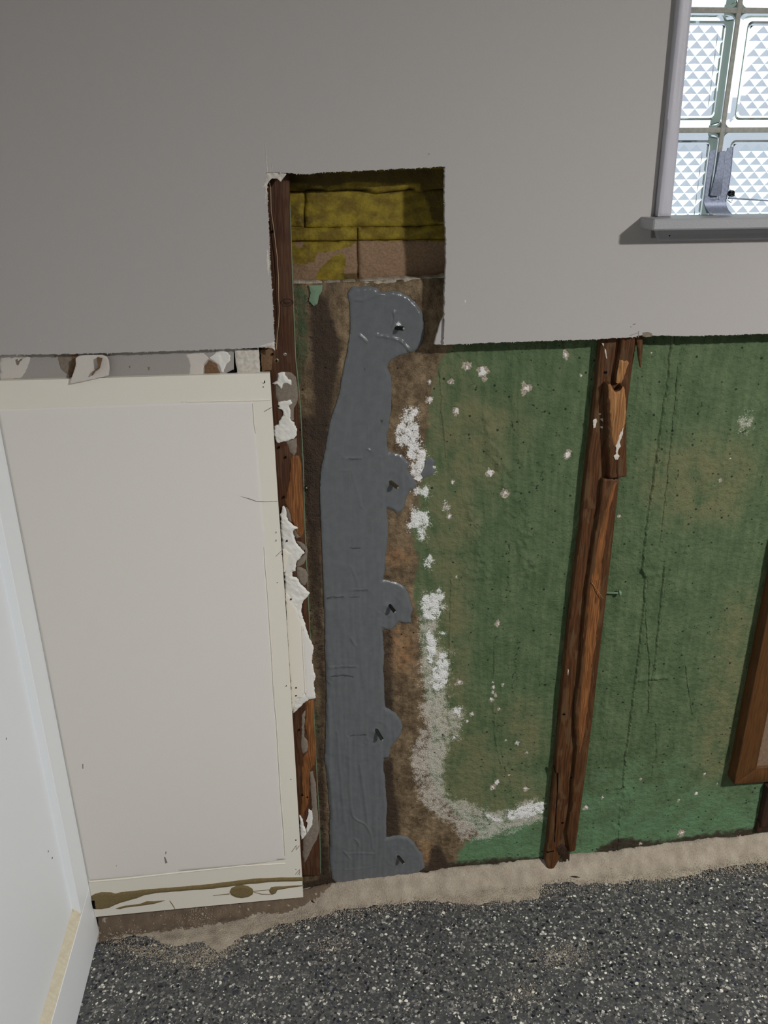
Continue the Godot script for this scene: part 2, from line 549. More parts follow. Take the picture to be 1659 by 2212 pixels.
	for i in w * h:
		var a := n1[i] / 255.0 - 0.5
		var b := n2[i] / 255.0 - 0.5
		var c := n3[i] / 255.0 - 0.5
		var d := n4[i] / 255.0 - 0.5
		var s := st[i] / 255.0 - 0.5
		var e := 0.5 + a * 0.8 + s * 0.9 + c * 0.25
		var col := g0.lerp(g1, clampf(e, 0, 1))
		var y := float(i / w) / h
		if y > 0.72:
			col = col.lerp(g2, clampf((y - 0.72) * 5.0 + a, 0, 1))
		var tall := 0.5 + b * 0.45 + c * 0.16 + s * 0.22
		var m := olive[i] / 255.0
		if m > 0.02:
			col = col.lerp(ol, clampf(m * (0.7 + a * 1.1 + c * 0.6 + s * 0.5), 0, 0.85))
		m = brown[i] / 255.0
		if m > 0.03:
			var bare := smoothstep(0.28, 0.72, m + b * 0.7 + c * 0.45 + d * 0.3)
			var q := b0.lerp(b1, clampf(0.5 + a * 0.9 + b * 0.7 + c * 0.5 + d * 0.35 + s * 0.4, 0, 1))
			if rust[i] > 4:
				q = q.lerp(ru, rust[i] / 255.0 * clampf(0.6 + b * 1.2, 0, 1))
			m = sliver[i] / 255.0
			if m > 0.05:
				q = q.lerp(g0.darkened(0.12), smoothstep(0.25, 0.75, m * 0.8 + b * 0.9 + c * 0.7 + d * 0.4) * 0.85)
			col = col.lerp(q, bare)
			tall += bare * (d * 0.12 - 0.1)
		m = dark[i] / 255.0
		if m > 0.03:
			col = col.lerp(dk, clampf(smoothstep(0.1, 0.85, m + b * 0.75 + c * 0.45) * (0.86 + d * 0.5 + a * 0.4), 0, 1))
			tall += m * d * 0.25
		m = powder[i] / 255.0
		if m > 0.02:
			var q := smoothstep(0.1, 0.95, m + b * 1.05 + c * 0.6 + a * 0.7)
			col = col.lerp(pw, clampf(q * (0.82 + d * 1.1), 0, 1))
			tall += q * (0.05 + d * 0.25)
			if c + d * 1.2 > 0.33 and q > 0.05:
				col = col.lerp(wh, 0.55)
		m = white[i] / 255.0
		if m > 0.03:
			var q := smoothstep(0.36, 0.72, m + b * 1.1 + c * 0.8 + d * 0.45)
			col = col.lerp(wh, clampf(q * (0.86 + d * 0.75 + c * 0.5 + b * 0.4), 0, 1))
			tall += q * (0.1 + d * 0.2 + c * 0.1)
			if m < 0.5 and c + d > 0.3 - a * 0.3:
				col = col.lerp(wh, 0.65)
		m = chips[i] / 255.0
		if m > 0.03:
			var q := smoothstep(0.3, 0.65, m + c * 0.8 + d * 0.4)
			col = col.lerp(br.lerp(wh, clampf(0.25 + d + c, 0, 1)), q)
			tall -= q * 0.18
			q = smoothstep(0.35, 0.7, cores[i] / 255.0 + c * 0.9 + d * 0.6)
			col = col.lerp(wh, q * 0.78)
			tall += q * 0.14
		if c + d * 0.9 + b * 0.3 > 0.56:
			col = col.darkened(0.4)
			tall -= 0.25
		var o := i * 3
		data[o] = clampi(int(col.r * 255), 0, 255)
		data[o + 1] = clampi(int(col.g * 255), 0, 255)
		data[o + 2] = clampi(int(col.b * 255), 0, 255)
		hd[i] = clampi(int(tall * 255), 0, 255)
	var r := RandomNumberGenerator.new()
	r.seed = 19
	var dots := []
	for k2 in 1500:
		var at := Vector2(r.randf_range(560, w - 20), r.randf_range(60, h - 60))
		if r.randf() < 0.5:
			at += Vector2(r.randfn(0, 30), r.randfn(0, 30))
		dots.append([at, 0.7 + 2.0 * pow(r.randf(), 3.0), 0.55])
	for k2 in 260:
		dots.append([Vector2(r.randf_range(100, 560), r.randf_range(60, h - 60)), 0.7 + 1.8 * pow(r.randf(), 3.0), 0.6])
	var lines := [[0.9501, 0.1424, 0.9567, 0.1539, 0.9676, 0.1565, 0.9712, 0.1702], [1.0266, 0.1796, 1.0279, 0.186, 1.0396, 0.1968, 1.0422, 0.2085, 1.0714, 0.214], [1.0682, 0.1559, 1.0935, 0.1525, 1.0984, 0.1576], [0.8648, 0.1519, 0.8708, 0.1349], [0.9666, 0.2363, 0.9926, 0.237],
		[0.7421, 1.0266, 0.7475, 1.0237, 0.7524, 1.0156], [0.756, 1.0259, 0.7565, 1.0127], [0.753, 1.0769, 0.7505, 1.086, 0.7575, 1.0985], [0.9384, 0.9647, 0.9508, 0.9681, 0.9544, 0.9701], [0.7796, 1.2119, 0.7806, 1.2384], [0.7723, 1.1607, 0.773, 1.1731], [0.9364, 1.0648, 0.9367, 1.0804],
		[0.3151, 1.2933, 0.3195, 1.2966, 0.3265, 1.2907, 0.3258, 1.2804], [0.4377, 1.2488, 0.4483, 1.2465], [0.456, 1.1298, 0.4685, 1.1218, 0.4678, 1.0968, 0.4577, 1.0668], [0.41, 1.1416, 0.4227, 1.1263], [0.3417, 1.0077, 0.3472, 0.9917, 0.3469, 0.9678], [0.3099, 0.9377, 0.3128, 0.9213, 0.3209, 0.9017], [0.3976, 0.9625, 0.4054, 0.9541, 0.4089, 0.935], [0.4131, 1.084, 0.4197, 1.0531, 0.4328, 1.0371],
		[0.3804, 1.213, 0.3819, 1.2058, 0.3912, 1.2079, 0.3926, 1.1934], [0.3963, 1.2219, 0.3982, 1.1932], [0.4032, 1.2217, 0.4046, 1.1882], [0.4126, 1.2213, 0.4139, 1.1902], [0.3092, 0.8776, 0.3122, 0.8608], [0.4067, 0.8803, 0.4097, 0.8466],
		[0.324, 0.8253, 0.336, 0.8116, 0.3396, 0.7917], [0.3892, 0.7284, 0.3933, 0.7366], [0.4429, 0.7248, 0.4392, 0.6839, 0.4351, 0.6494, 0.4359, 0.5782], [0.4574, 0.6827, 0.469, 0.6888, 0.4738, 0.6607, 0.4686, 0.647], [0.4397, 0.6209, 0.4616, 0.6122, 0.4765, 0.6182], [0.4888, 0.6173, 0.4959, 0.6024, 0.518, 0.5954], [0.3611, 0.451, 0.3662, 0.4391], [0.3961, 0.5081, 0.4062, 0.4924, 0.4276, 0.5019], [0.426, 0.3444, 0.4331, 0.3948],
		[0.2753, 1.3725, 0.2855, 1.3529, 0.2955, 1.3478], [0.4348, 1.3373, 0.44, 1.3323], [0.438, 1.2486, 0.4493, 1.2469], [0.4891, 1.1983, 0.4981, 1.1799]]
	var wig := noise(20, 0.05, 3)
	for q in lines:
		var pl := poly(q)
		var width := r.randf_range(0.6, 1.5)
		for k2 in pl.size() - 1:
			var a := uv_of(pl[k2].x, pl[k2].y) * Vector2(w, h)
			var b := uv_of(pl[k2 + 1].x, pl[k2 + 1].y) * Vector2(w, h)
			for m in int(a.distance_to(b)) + 1:
				var on := a.lerp(b, m / maxf(a.distance_to(b), 1.0))
				var gap := wig.get_noise_2d(on.x * 3.0, on.y * 3.0 + 500.0)
				if gap > -0.12:
					dots.append([on + Vector2(wig.get_noise_2d(on.x, on.y), wig.get_noise_2d(on.y, on.x + 90.0)) * 9.0, width * (0.7 + gap), 0.2])
	for q in dots:
		var rad: float = q[1]
		for yy in range(int(q[0].y - rad), int(q[0].y + rad) + 2):
			for xx in range(int(q[0].x - rad), int(q[0].x + rad) + 2):
				if xx < 0 or yy < 0 or xx >= w or yy >= h:
					continue
				var f: float = q[2] * clampf(rad + 0.5 - Vector2(xx, yy).distance_to(q[0]), 0.0, 1.0)
				var o := (yy * w + xx) * 3
				for ch in 3:
					data[o + ch] = int(data[o + ch] * (1.0 - f))
				hd[yy * w + xx] = int(hd[yy * w + xx] * (1.0 - 0.6 * f))
	var m2 := StandardMaterial3D.new()
	m2.albedo_texture = picture(w, h, data)
	m2.roughness = 0.72
	m2.metallic_specular = 0.35
	m2.texture_repeat = false
	m2.heightmap_enabled = true
	m2.heightmap_texture = ImageTexture.create_from_image(Image.create_from_data(w, h, false, Image.FORMAT_L8, hd))
	m2.heightmap_scale = 0.55
	return m2

# the old brick of the niche: yellow paint, worn off to brown
func brick_material() -> StandardMaterial3D:
	var w := 640
	var h := 512
	var x0 := -0.14
	var x1 := 0.34
	var y0 := 1.44
	var y1 := 1.76
	var out := func(a: Array) -> PackedVector2Array:
		var p := PackedVector2Array()
		for v in poly(a):
			p.append(Vector2((v.x - x0) / (x1 - x0) * w, (y1 - v.y) / (y1 - y0) * h))
		return p
	var worn := Mask.new(w, h)
	worn.fill(out.call([0.1086, 1.5548, 0.1226, 1.5568, 0.1599, 1.554, 0.2067, 1.5555, 0.2704, 1.5523, 0.2721, 1.477, -0.0148, 1.4828, -0.0144, 1.4919, -0.0106, 1.5212, 0.0105, 1.5275, 0.034, 1.536, 0.0642, 1.54, 0.0945, 1.5462]), 230)
	worn.fill(out.call([-0.0065, 1.5588, 0.0141, 1.5563, 0.009, 1.5453, -0.0025, 1.5455]), 200)
	worn.fill(out.call([0.032, 1.4842, 0.0325, 1.4978, 0.0423, 1.5112, 0.052, 1.5201, 0.0615, 1.5289, 0.0803, 1.5352, 0.087, 1.5217, 0.0818, 1.5014, 0.0933, 1.4898, 0.0907, 1.4807]), 0)
	worn.fill(out.call([-0.0095, 1.5434, 0.0111, 1.5409, 0.0339, 1.5338, 0.0287, 1.5205, 0.0054, 1.5164, -0.0085, 1.5167]), 60)
	var wb := worn.soft(2, w, h)
	var dark_tone := Mask.new(w, h)  # shade of the niche painted into the brick colour, plus small dirty patches
	dark_tone.fill(out.call([-0.01, 1.6697, 0.2676, 1.6758, 0.2681, 1.6547, 0.1695, 1.6514, 0.1015, 1.6562, 0.0561, 1.6462, -0.0106, 1.6573]), 255)
	dark_tone.fill(out.call([-0.0044, 1.6468, 0.0248, 1.6486, 0.0605, 1.6419, 0.1081, 1.6456, 0.1467, 1.641, 0.1924, 1.6405, 0.2061, 1.6468, 0.2154, 1.6403, 0.1695, 1.6365, 0.1012, 1.6415, 0.0559, 1.6377, 0.0109, 1.6382]), 255)
	dark_tone.fill(out.call([-0.004, 1.6086, 0.0317, 1.5953, 0.0266, 1.5824, -0.0052, 1.585]), 150)
	dark_tone.fill(out.call([0.2152, 1.6552, 0.2679, 1.661, 0.2697, 1.5833, 0.2438, 1.5881, 0.2341, 1.6187]), 200)
	dark_tone.fill(out.call([0.0747, 1.4993, 0.1123, 1.5008, 0.1049, 1.4827, 0.0884, 1.483]), 190)
	var shade_and_dirt := dark_tone.soft(3, w, h)
	var n1 := noise_bytes(noise(31, 0.02, 5), w, h)
	var n2 := noise_bytes(noise(32, 0.1, 4), w, h)
	var n3 := noise_bytes(noise(33, 0.4, 2), w, h)
	var ya := tone(116, 102, 32)
	var yb := tone(80, 67, 23)
	var ba := tone(120, 98, 76)
	var bb := tone(94, 76, 60)
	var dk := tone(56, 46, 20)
	var data := PackedByteArray()
	data.resize(w * h * 3)
	var hd := PackedByteArray()
	hd.resize(w * h)
	for i in w * h:
		var a := n1[i] / 255.0 - 0.5
		var b := n2[i] / 255.0 - 0.5
		var c := n3[i] / 255.0 - 0.5
		var col := yb.lerp(ya, clampf(0.5 + a * 1.3 + b * 0.5 + c * 0.5, 0, 1))
		var q := smoothstep(0.3, 0.7, wb[i] / 255.0 + b * 0.55 + c * 0.4)
		col = col.lerp(bb.lerp(ba, clampf(0.5 + b + c * 0.8, 0, 1)), q)
		col = col.lerp(dk, clampf(smoothstep(0.25, 0.8, shade_and_dirt[i] / 255.0 + b * 0.7) * 0.75, 0, 1))
		if b + c > 0.55:
			col = col.darkened(0.4)
		data[i * 3] = clampi(int(col.r * 255), 0, 255)
		data[i * 3 + 1] = clampi(int(col.g * 255), 0, 255)
		data[i * 3 + 2] = clampi(int(col.b * 255), 0, 255)
		hd[i] = clampi(int((0.5 + b * 0.5 + c * 0.3 - q * 0.1) * 255), 0, 255)
	var m := StandardMaterial3D.new()
	m.albedo_texture = picture(w, h, data)
	m.roughness = 0.7
	m.metallic_specular = 0.35
	m.heightmap_enabled = true
	m.heightmap_texture = ImageTexture.create_from_image(Image.create_from_data(w, h, false, Image.FORMAT_L8, hd))
	m.heightmap_scale = 0.12
	# the wall's own mapping, moved to this picture's frame
	m.uv1_scale = Vector3(TW / (x1 - x0), TH / (y1 - y0), 1)
	m.uv1_offset = Vector3((TX0 - x0) / (x1 - x0), (y1 - TY1) / (y1 - y0), 0)
	m.texture_repeat = false
	return m

# epoxy floor with broadcast paint flakes, one metre square of it
func flake_material() -> StandardMaterial3D:
	var s := 2048
	var data := PackedByteArray()
	data.resize(s * s * 3)
	var base := tone(60, 61, 61)
	var r := RandomNumberGenerator.new()
	r.seed = 77
	var tile := Image.create_empty(s, s, false, Image.FORMAT_RGB8)
	tile.fill(base)
	var cols := [tone(78, 78, 76), tone(54, 55, 55), tone(92, 91, 88), tone(40, 41, 44), tone(18, 19, 24), tone(140, 138, 130), tone(112, 110, 105), tone(180, 178, 166), tone(34, 38, 54)]
	var odds := [0.20, 0.43, 0.56, 0.71, 0.79, 0.85, 0.93, 0.98, 1.0]
	for k in 62000:
		var q := r.randf()
		var ci := 0
		while odds[ci] < q:
			ci += 1
		var c: Color = cols[ci]
		var f := r.randf_range(0.9, 1.1)
		c = Color(c.r * f, c.g * f, c.b * f)
		var cx := r.randf() * s
		var cy := r.randf() * s
		var big := pow(r.randf(), 1.9)
		var rad := 2.6 + big * 8.5
		var ang := r.randf() * PI
		var asp := r.randf_range(0.45, 0.95)
		var ca := cos(ang)
		var sa := sin(ang)
		# a chip: a skewed box cut by one random chord
		var cut := r.randf_range(0.3, 1.1)
		var cutdir := r.randf() * TAU
		var cc := cos(cutdir)
		var cs := sin(cutdir)
		var y0 := int(cy - rad)
		var y1 := int(cy + rad)
		for y in range(y0, y1 + 1):
			var dy := y - cy
			var run0 := 1 << 20
			var run1 := -1
			var x := int(cx - rad)
			while x <= cx + rad:
				var dx := x - cx
				var u := (dx * ca + dy * sa) / rad
				var v := (-dx * sa + dy * ca) / (rad * asp)
				if absf(u) + absf(v) * 0.55 < 0.95 and absf(v) + absf(u) * 0.35 < 0.9 and u * cc + v * cs < cut * 0.8:
					run0 = mini(run0, x)
					run1 = x
				x += 1
			if run1 >= run0:
				var yy := posmod(y, s)
				if run0 < 0:
					tile.fill_rect(Rect2i(run0 + s, yy, -run0, 1), c)
				if run1 >= s:
					tile.fill_rect(Rect2i(0, yy, run1 - s + 1, 1), c)
				tile.fill_rect(Rect2i(run0, yy, run1 - run0 + 1, 1), c)
	var m := StandardMaterial3D.new()
	m.albedo_texture = ImageTexture.create_from_image(tile)
	m.roughness = 0.5
	m.metallic_specular = 0.4
	m.uv1_triplanar = true
	m.uv1_world_triplanar = true
	m.uv1_scale = Vector3(1.0, 1.0, 1.0)
	m.heightmap_enabled = true
	m.heightmap_texture = noise_height(71, 0.03, 512, 4)
	m.heightmap_scale = 0.06
	return m

# grainy plaster, cement or dust: two tones mottled
func mottled(a: Color, b: Color, seed_: int, size: float, rough_: float, deep: float, spec := 0.3) -> StandardMaterial3D:
	var s := 512
	var n1 := noise(seed_, 0.012, 5).get_seamless_image(s, s)
	n1.convert(Image.FORMAT_L8)
	var n2 := noise(seed_ + 1, 0.14, 3).get_seamless_image(s, s)
	n2.convert(Image.FORMAT_L8)
	var d1 := n1.get_data()
	var d2 := n2.get_data()
	var data := PackedByteArray()
	data.resize(s * s * 3)
	var hd := PackedByteArray()
	hd.resize(s * s)
	for i in s * s:
		var t := clampf(0.5 + (d1[i] / 255.0 - 0.5) * 0.9 + (d2[i] / 255.0 - 0.5) * 0.7, 0, 1)
		var c := a.lerp(b, t)
		data[i * 3] = int(c.r * 255)
		data[i * 3 + 1] = int(c.g * 255)
		data[i * 3 + 2] = int(c.b * 255)
		hd[i] = int(clampf(0.25 * d1[i] / 255.0 + 0.75 * d2[i] / 255.0, 0, 1) * 255)
	var m := plain(Color.WHITE, rough_, spec, ImageTexture.create_from_image(Image.create_from_data(s, s, false, Image.FORMAT_L8, hd)), size, deep)
	m.albedo_texture = picture(s, s, data)
	return m

func materials() -> void:
	var fine := noise_height(3, 0.06, 512, 4)
	M.drywall = plain(tone(136, 133, 131), 0.8, 0.3, fine, 0.12, 0.012)
	M.old_paint = plain(tone(124, 120, 116), 0.75, 0.3, fine, 0.1, 0.03)
	M.old_paint_pale = plain(tone(158, 153, 147), 0.8, 0.3, fine, 0.1, 0.03)
	M.gypsum_edge = mottled(tone(180, 176, 168), tone(150, 144, 136), 5, 0.05, 0.95, 0.08)
	M.paper_grey = mottled(tone(112, 104, 94), tone(92, 84, 75), 6, 0.05, 0.95, 0.05)
	M.paper_brown = mottled(tone(104, 82, 62), tone(80, 62, 46), 7, 0.05, 0.95, 0.05)
	M.plaster = mottled(tone(206, 204, 195), tone(184, 181, 170), 8, 0.06, 0.95, 0.12)
	M.panel = plain(tone(178, 174, 164), 0.55, 0.4, fine, 0.16, 0.008)
	M.panel_field = plain(tone(176, 173, 168), 0.55, 0.4, fine, 0.16, 0.008)
	M.left_paint = plain(Color(0.955, 0.97, 0.98), 0.5, 0.45, fine, 0.2, 0.008)
	M.left_edge = mottled(tone(180, 174, 156), tone(160, 152, 134), 9, 0.08, 0.8, 0.02)
	M.glue = mottled(tone(104, 92, 66), tone(88, 76, 50), 10, 0.05, 0.6, 0.03)
	M.sill = plain(tone(122, 122, 124), 0.5, 0.45, fine, 0.1, 0.03)
	M.trim = plain(tone(142, 141, 147), 0.45, 0.5, fine, 0.15, 0.012)
	M.mortar = mottled(tone(150, 150, 144), tone(128, 128, 122), 16, 0.05, 0.95, 0.1)
	M.floor = flake_material()
	M.cement = mottled(tone(146, 138, 125), tone(104, 96, 85), 17, 0.3, 0.95, 0.25)
	M.dark_tone = mottled(tone(98, 86, 73), tone(74, 63, 53), 18, 0.14, 0.95, 0.15)
	M.concrete = concrete_material()
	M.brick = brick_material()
	M.wood_dark = wood(21, tone(44, 27, 17), tone(68, 43, 27), tone(76, 56, 42), 0.45)
	M.wood_strip = wood(22, tone(42, 25, 12), tone(76, 48, 25), tone(76, 60, 42), 0.6)
	M.wood_fresh = wood(23, tone(70, 42, 21), tone(120, 80, 46), tone(80, 50, 27), 0.5, 1.5)
	M.wood_pale = wood(24, tone(86, 58, 33), tone(142, 104, 66), tone(82, 52, 29), 0.3, 1.4)
	M.wood_frame = wood(25, tone(54, 34, 16), tone(76, 50, 23), tone(70, 45, 22), 0.4)
	M.wood_post = wood(26, tone(36, 24, 17), tone(52, 36, 25), tone(30, 22, 18), 0.5)
	M.frame_panel = mottled(tone(110, 92, 76), tone(88, 72, 58), 27, 0.06, 0.8, 0.05)
	M.sealant = mottled(tone(74, 76, 78), tone(82, 84, 86), 41, 0.16, 0.26, 0.035, 0.45)
	M.drag = plain(tone(52, 53, 55), 0.5, 0.4)
	M.flake_green = plain(tone(86, 106, 86), 0.6, 0.4)
	M.nail_green = plain(tone(88, 108, 86), 0.5, 0.5)
	M.black = plain(Color(0.02, 0.02, 0.022), 0.35, 0.5)
	M.rod = plain(Color(0.06, 0.06, 0.06), 0.3, 0.5)
	M.rust_rod = plain(tone(48, 40, 24), 0.5, 0.5)
	M.hole = plain(Color(0.05, 0.045, 0.04), 0.9, 0.2)
	M.pencil = plain(tone(104, 98, 90), 0.9, 0.2)
	M.screw = plain(tone(96, 84, 66), 0.45, 0.5)
	M.screw.metallic = 0.7
	M.bright_screw = plain(tone(170, 168, 160), 0.35, 0.5)
	M.bright_screw.metallic = 0.8
	M.galv = mottled(tone(118, 124, 138), tone(92, 98, 112), 51, 0.03, 0.5, 0.01)
	M.galv.metallic = 0.55
	M.thread = plain(tone(150, 130, 108), 0.9, 0.2)
	M.white_lamp = plain(Color(0.85, 0.85, 0.85), 0.5)
	M.room_wall = plain(tone(150, 147, 144), 0.85, 0.3)
	M.ceiling = plain(tone(180, 179, 176), 0.9, 0.3)
	M.pebble = plain(tone(110, 96, 78), 0.9, 0.2)
	M.outside = plain(Color(0.74, 0.74, 0.77), 0.9, 0.2)
	M.outside_wall = plain(Color(0.84, 0.83, 0.86), 0.9, 0.2)
	M.glass = StandardMaterial3D.new()
	M.glass.albedo_color = Color(0.97, 1.0, 0.99, 0.0)
	M.glass.roughness = 0.02
	M.glass.transparency = BaseMaterial3D.TRANSPARENCY_ALPHA
	M.glass.refraction_enabled = true
	M.glass.refraction_scale = 0.05

# ---------------------------------------------------------------- camera, sky, lamps
func view_and_light() -> void:
	var cam := Camera3D.new()
	cam.name = "camera"
	add_child(cam)
	cam.position = Vector3(0, 1.70, 1.5)
	cam.rotation = Vector3(-0.40241735, -0.09596343, -0.00728337)
	cam.fov = 62.651
	cam.near = 0.02
	cam.far = 60.0
	cam.current = true
	var env := Environment.new()
	var sky := ProceduralSkyMaterial.new()
	sky.sky_top_color = Color(0.93, 0.97, 1.0)
	sky.sky_horizon_color = Color(0.97, 0.99, 1.0)
	sky.ground_bottom_color = Color(0.55, 0.55, 0.55)
	sky.ground_horizon_color = Color(0.7, 0.7, 0.7)
	sky.sky_energy_multiplier = 1.0
	sky.ground_energy_multiplier = 1.0
	env.sky = Sky.new()
	env.sky.sky_material = sky
	env.background_mode = Environment.BG_SKY
	env.background_energy_multiplier = 1.5
	env.tonemap_mode = Environment.TONE_MAPPER_LINEAR
	env.tonemap_exposure = 1.0
	env.sdfgi_enabled = true
	env.ssao_enabled = true
	env.ssil_enabled = true
	var we := WorldEnvironment.new()
	we.name = "world_environment"
	we.environment = env
	add_child(we)
	lamp(Vector3(1.75, 2.55, 2.1), 0.08, 11.5, Color(1.0, 0.99, 0.982), "round white ceiling light above the room, out of the picture")

func lamp(at: Vector3, radius: float, energy: float, c: Color, label: String) -> void:
	var t := thing("ceiling_light", label, "ceiling light")
	t.position = at
	put("housing", tube([Vector3(0, 0.09, 0), Vector3(0, 0.02, 0), Vector3(0, 0.005, 0)], [radius * 1.5, radius * 1.5, radius * 1.3], 32), M.white_lamp, t)
	var glow := plain(Color.WHITE, 0.5)
	glow.emission_enabled = true
	glow.emission = c
	glow.emission_energy_multiplier = 3.0
	put("diffuser", tube([Vector3(0, 0.006, 0), Vector3(0, 0.0, 0)], [radius, radius * 0.95], 32), glow, t)
	var l := AreaLight3D.new()
	l.name = "glow"
	l.area_size = Vector2(radius, radius) * 1.77
	l.position = Vector3(0, -0.01, 0)
	l.rotation = Vector3(-PI / 2, 0, 0)
	l.light_color = c
	l.light_energy = energy
	l.area_range = 12.0
	l.shadow_enabled = true
	t.add_child(l)

# ---------------------------------------------------------------- the room
func room() -> void:
	var f := structure("floor")
	var ep := put("epoxy_surface", box(Vector3(-0.12, -0.06, -0.12), Vector3(6.7, 0.0, 8.66)), M.floor, f)
	ep.position = Vector3(-0.54, 0, 0)
	ep.rotation = Vector3(0, 0, atan(FALL))
	# the bare cement strip that runs up to the foot of the wall
	var edge := poly([-0.561, 0.0228, -0.5253, 0.0151, -0.4453, 0.0134, -0.3539, 0.0539, -0.2906, 0.0476, -0.2555, 0.0836, -0.2048, 0.0468, -0.1187, 0.0238, -0.0306, 0.0163, 0.059, 0.0046, 0.1378, 0.002, 0.2166, 0.0049, 0.3258, 0.0286, 0.4255, 0.0386, 0.5107, 0.0383, 0.5266, 0.0012, 0.5964, 0.0011, 0.6733, 0.015, 0.7866, 0.0241, 0.903, 0.0263, 0.9811, 0.0112, 1.0984, 0.0133, 1.2691, 0.0124, 1.5211, 0.0028])
	var strip := PackedVector2Array([Vector2(-0.54, 0.047)])
	for v in edge:
		strip.append(Vector2(v.x, -v.y))
	strip.append(Vector2(1.9, 0.047))
	strip = rough(rough(strip, 0.03, 0.008, 4, 1, strip.size() - 2), 0.005, 0.004, 5, 1, -1)
	var lump := noise(61, 14.0, 4)
	var fine := noise(62, 120.0, 3)
	var foot := func(x: float, q: float, d: float) -> float:
		# q runs from -z at the open edge to the wall; the strip climbs towards the wall, higher to the right
		var rise := smoothstep(-0.012, 0.047, q)
		var top := 0.040 + 0.006 * lump.get_noise_2d(x * 0.6, 3.0) - 0.014 * smoothstep(0.05, -0.1, x)
		return FALL * (x + 0.54) + top * rise * rise + 0.003 * smoothstep(0.0, 0.012, d) + 0.003 * lump.get_noise_2d(x, q * 2.0) * smoothstep(0.0, 0.02, d) + 0.0012 * fine.get_noise_2d(x, q)
	var m := sheet(strip, 0.0, 0.0045, foot, 0.004)
	var o := put("bare_cement_strip", m, M.cement, f)
	o.rotation = Vector3(-PI / 2, 0, 0)
	var dark_outline := PackedVector2Array()
	for v in poly([-0.551, -0.0438, -0.4211, -0.0431, -0.2877, -0.0407, -0.1646, -0.0399, -0.0574, -0.0387, -0.0174, -0.0513, 0.017, -0.0564, -0.0182, -0.0233, -0.0745, -0.0079, -0.1411, -0.0038, -0.207, 0.003, -0.2832, 0.0082, -0.3484, 0.0083, -0.4133, 0.0084, -0.4676, 0.006, -0.5147, 0.0123, -0.5362, 0.017]):
		dark_outline.append(Vector2(v.x, minf(-v.y, 0.044)))
	put("darker_cement", sheet(rough(rough(dark_outline, 0.03, 0.006, 8), 0.005, 0.003, 9), 0.0, 0.0045, func(x, q, d): return foot.call(x, q, 0.02) + 0.0007 * smoothstep(0.0, 0.004, d) - 0.0002, 0.001), M.dark_tone, o)  # darker brown layer over the cement below the panel
	var c := structure("ceiling")
	put("board", box(Vector3(-0.75, 2.64, -0.3), Vector3(6.6, 2.8, 8.8)), M.ceiling, c)
	var r := structure("wall_right")
	put("board", box(Vector3(6.0, -0.06, -0.3), Vector3(6.15, 3.2, 8.8)), M.room_wall, r)
	var b := structure("wall_rear")
	put("board", box(Vector3(-0.75, -0.06, 8.6), Vector3(6.15, 3.2, 8.75)), M.room_wall, b)
	var g := structure("ground_outside")
	put("paving", box(Vector3(-30, -0.2, -40), Vector3(30, 0.3, -0.36)), M.outside, g)
	var ow := structure("added_wall_outside")  # unseen wall, added so the glass facets pick up light and dark
	put("added_wall", box(Vector3(-12, 0.3, -9.3), Vector3(14, 2.3, -9.0)), M.outside_wall, ow)

func left_wall() -> void:
	var w := structure("wall_left")
	var x := X_LEFT
	put("recessed_panel", box(Vector3(x - 0.10, -0.06, -0.3), Vector3(x - 0.017, 3.2, 8.8)), M.left_paint, w)
	put("stile", box(Vector3(x - 0.04, 0.1512, -0.012), Vector3(x, 2.63, 0.0755), 0.0012), M.left_paint, w)
	# bottom rail: a board whose top falls back to the panel, its top edge left unpainted
	var prof := [Vector2(x - 0.04, 0.0), Vector2(x, 0.0), Vector2(x, 0.150), Vector2(x - 0.001, 0.1515), Vector2(x - 0.017, 0.171), Vector2(x - 0.04, 0.171)]
	var body := SurfaceTool.new()
	body.begin(Mesh.PRIMITIVE_TRIANGLES)
	var lip := SurfaceTool.new()
	lip.begin(Mesh.PRIMITIVE_TRIANGLES)
	for i in prof.size():
		var a: Vector2 = prof[i]
		var b: Vector2 = prof[(i + 1) % prof.size()]
		var st := lip if i == 3 else body
		var n := Vector2(b.y - a.y, a.x - b.x).normalized()
		facing(st, Vector3(a.x, a.y, -0.01), Vector3(b.x, b.y, -0.01), Vector3(b.x, b.y, 8.6), Vector3(n.x, n.y, 0))
		facing(st, Vector3(a.x, a.y, -0.01), Vector3(b.x, b.y, 8.6), Vector3(a.x, a.y, 8.6), Vector3(n.x, n.y, 0))
	for i in range(1, prof.size() - 1):
		facing(body, Vector3(prof[0].x, prof[0].y, -0.01), Vector3(prof[i].x, prof[i].y, -0.01), Vector3(prof[i + 1].x, prof[i + 1].y, -0.01), Vector3.FORWARD)
	var rail := put("bottom_rail", body.commit(), M.left_paint, w)
	put("unpainted_top_edge", lip.commit(), M.left_edge, rail)
	# chipped filler where stile and rail meet
	put("chipped_filler", sheet(rough(PackedVector2Array([Vector2(x - 0.02, 0.158), Vector2(x - 0.001, 0.148), Vector2(x + 0.0005, 0.158), Vector2(x - 0.016, 0.176)]), 0.004, 0.0015, 9), 0.074, 0.002, func(px, py, d): return 0.002 + 0.6 * d, 0.004), M.left_edge, w)
	for s in [[0.3992, 0.1336, 0.3688, 0.1215, 0.7384, 0.2083], [0.3987, 0.1331, 0.3679, 0.1202]]:
		for i in range(0, s.size(), 2):
			var q := put("speck", sheet(flat_ring(Vector2.ZERO, 0.0022, 8, 0.6, 0.3, i), 0.0, 0.0008, func(_x, _y, d): return d * 0.5, 0.0005), M.hole, w)
			q.position = Vector3(x - 0.0168, s[i], s[i + 1])
			q.rotation = Vector3(0, PI / 2, 0.5)

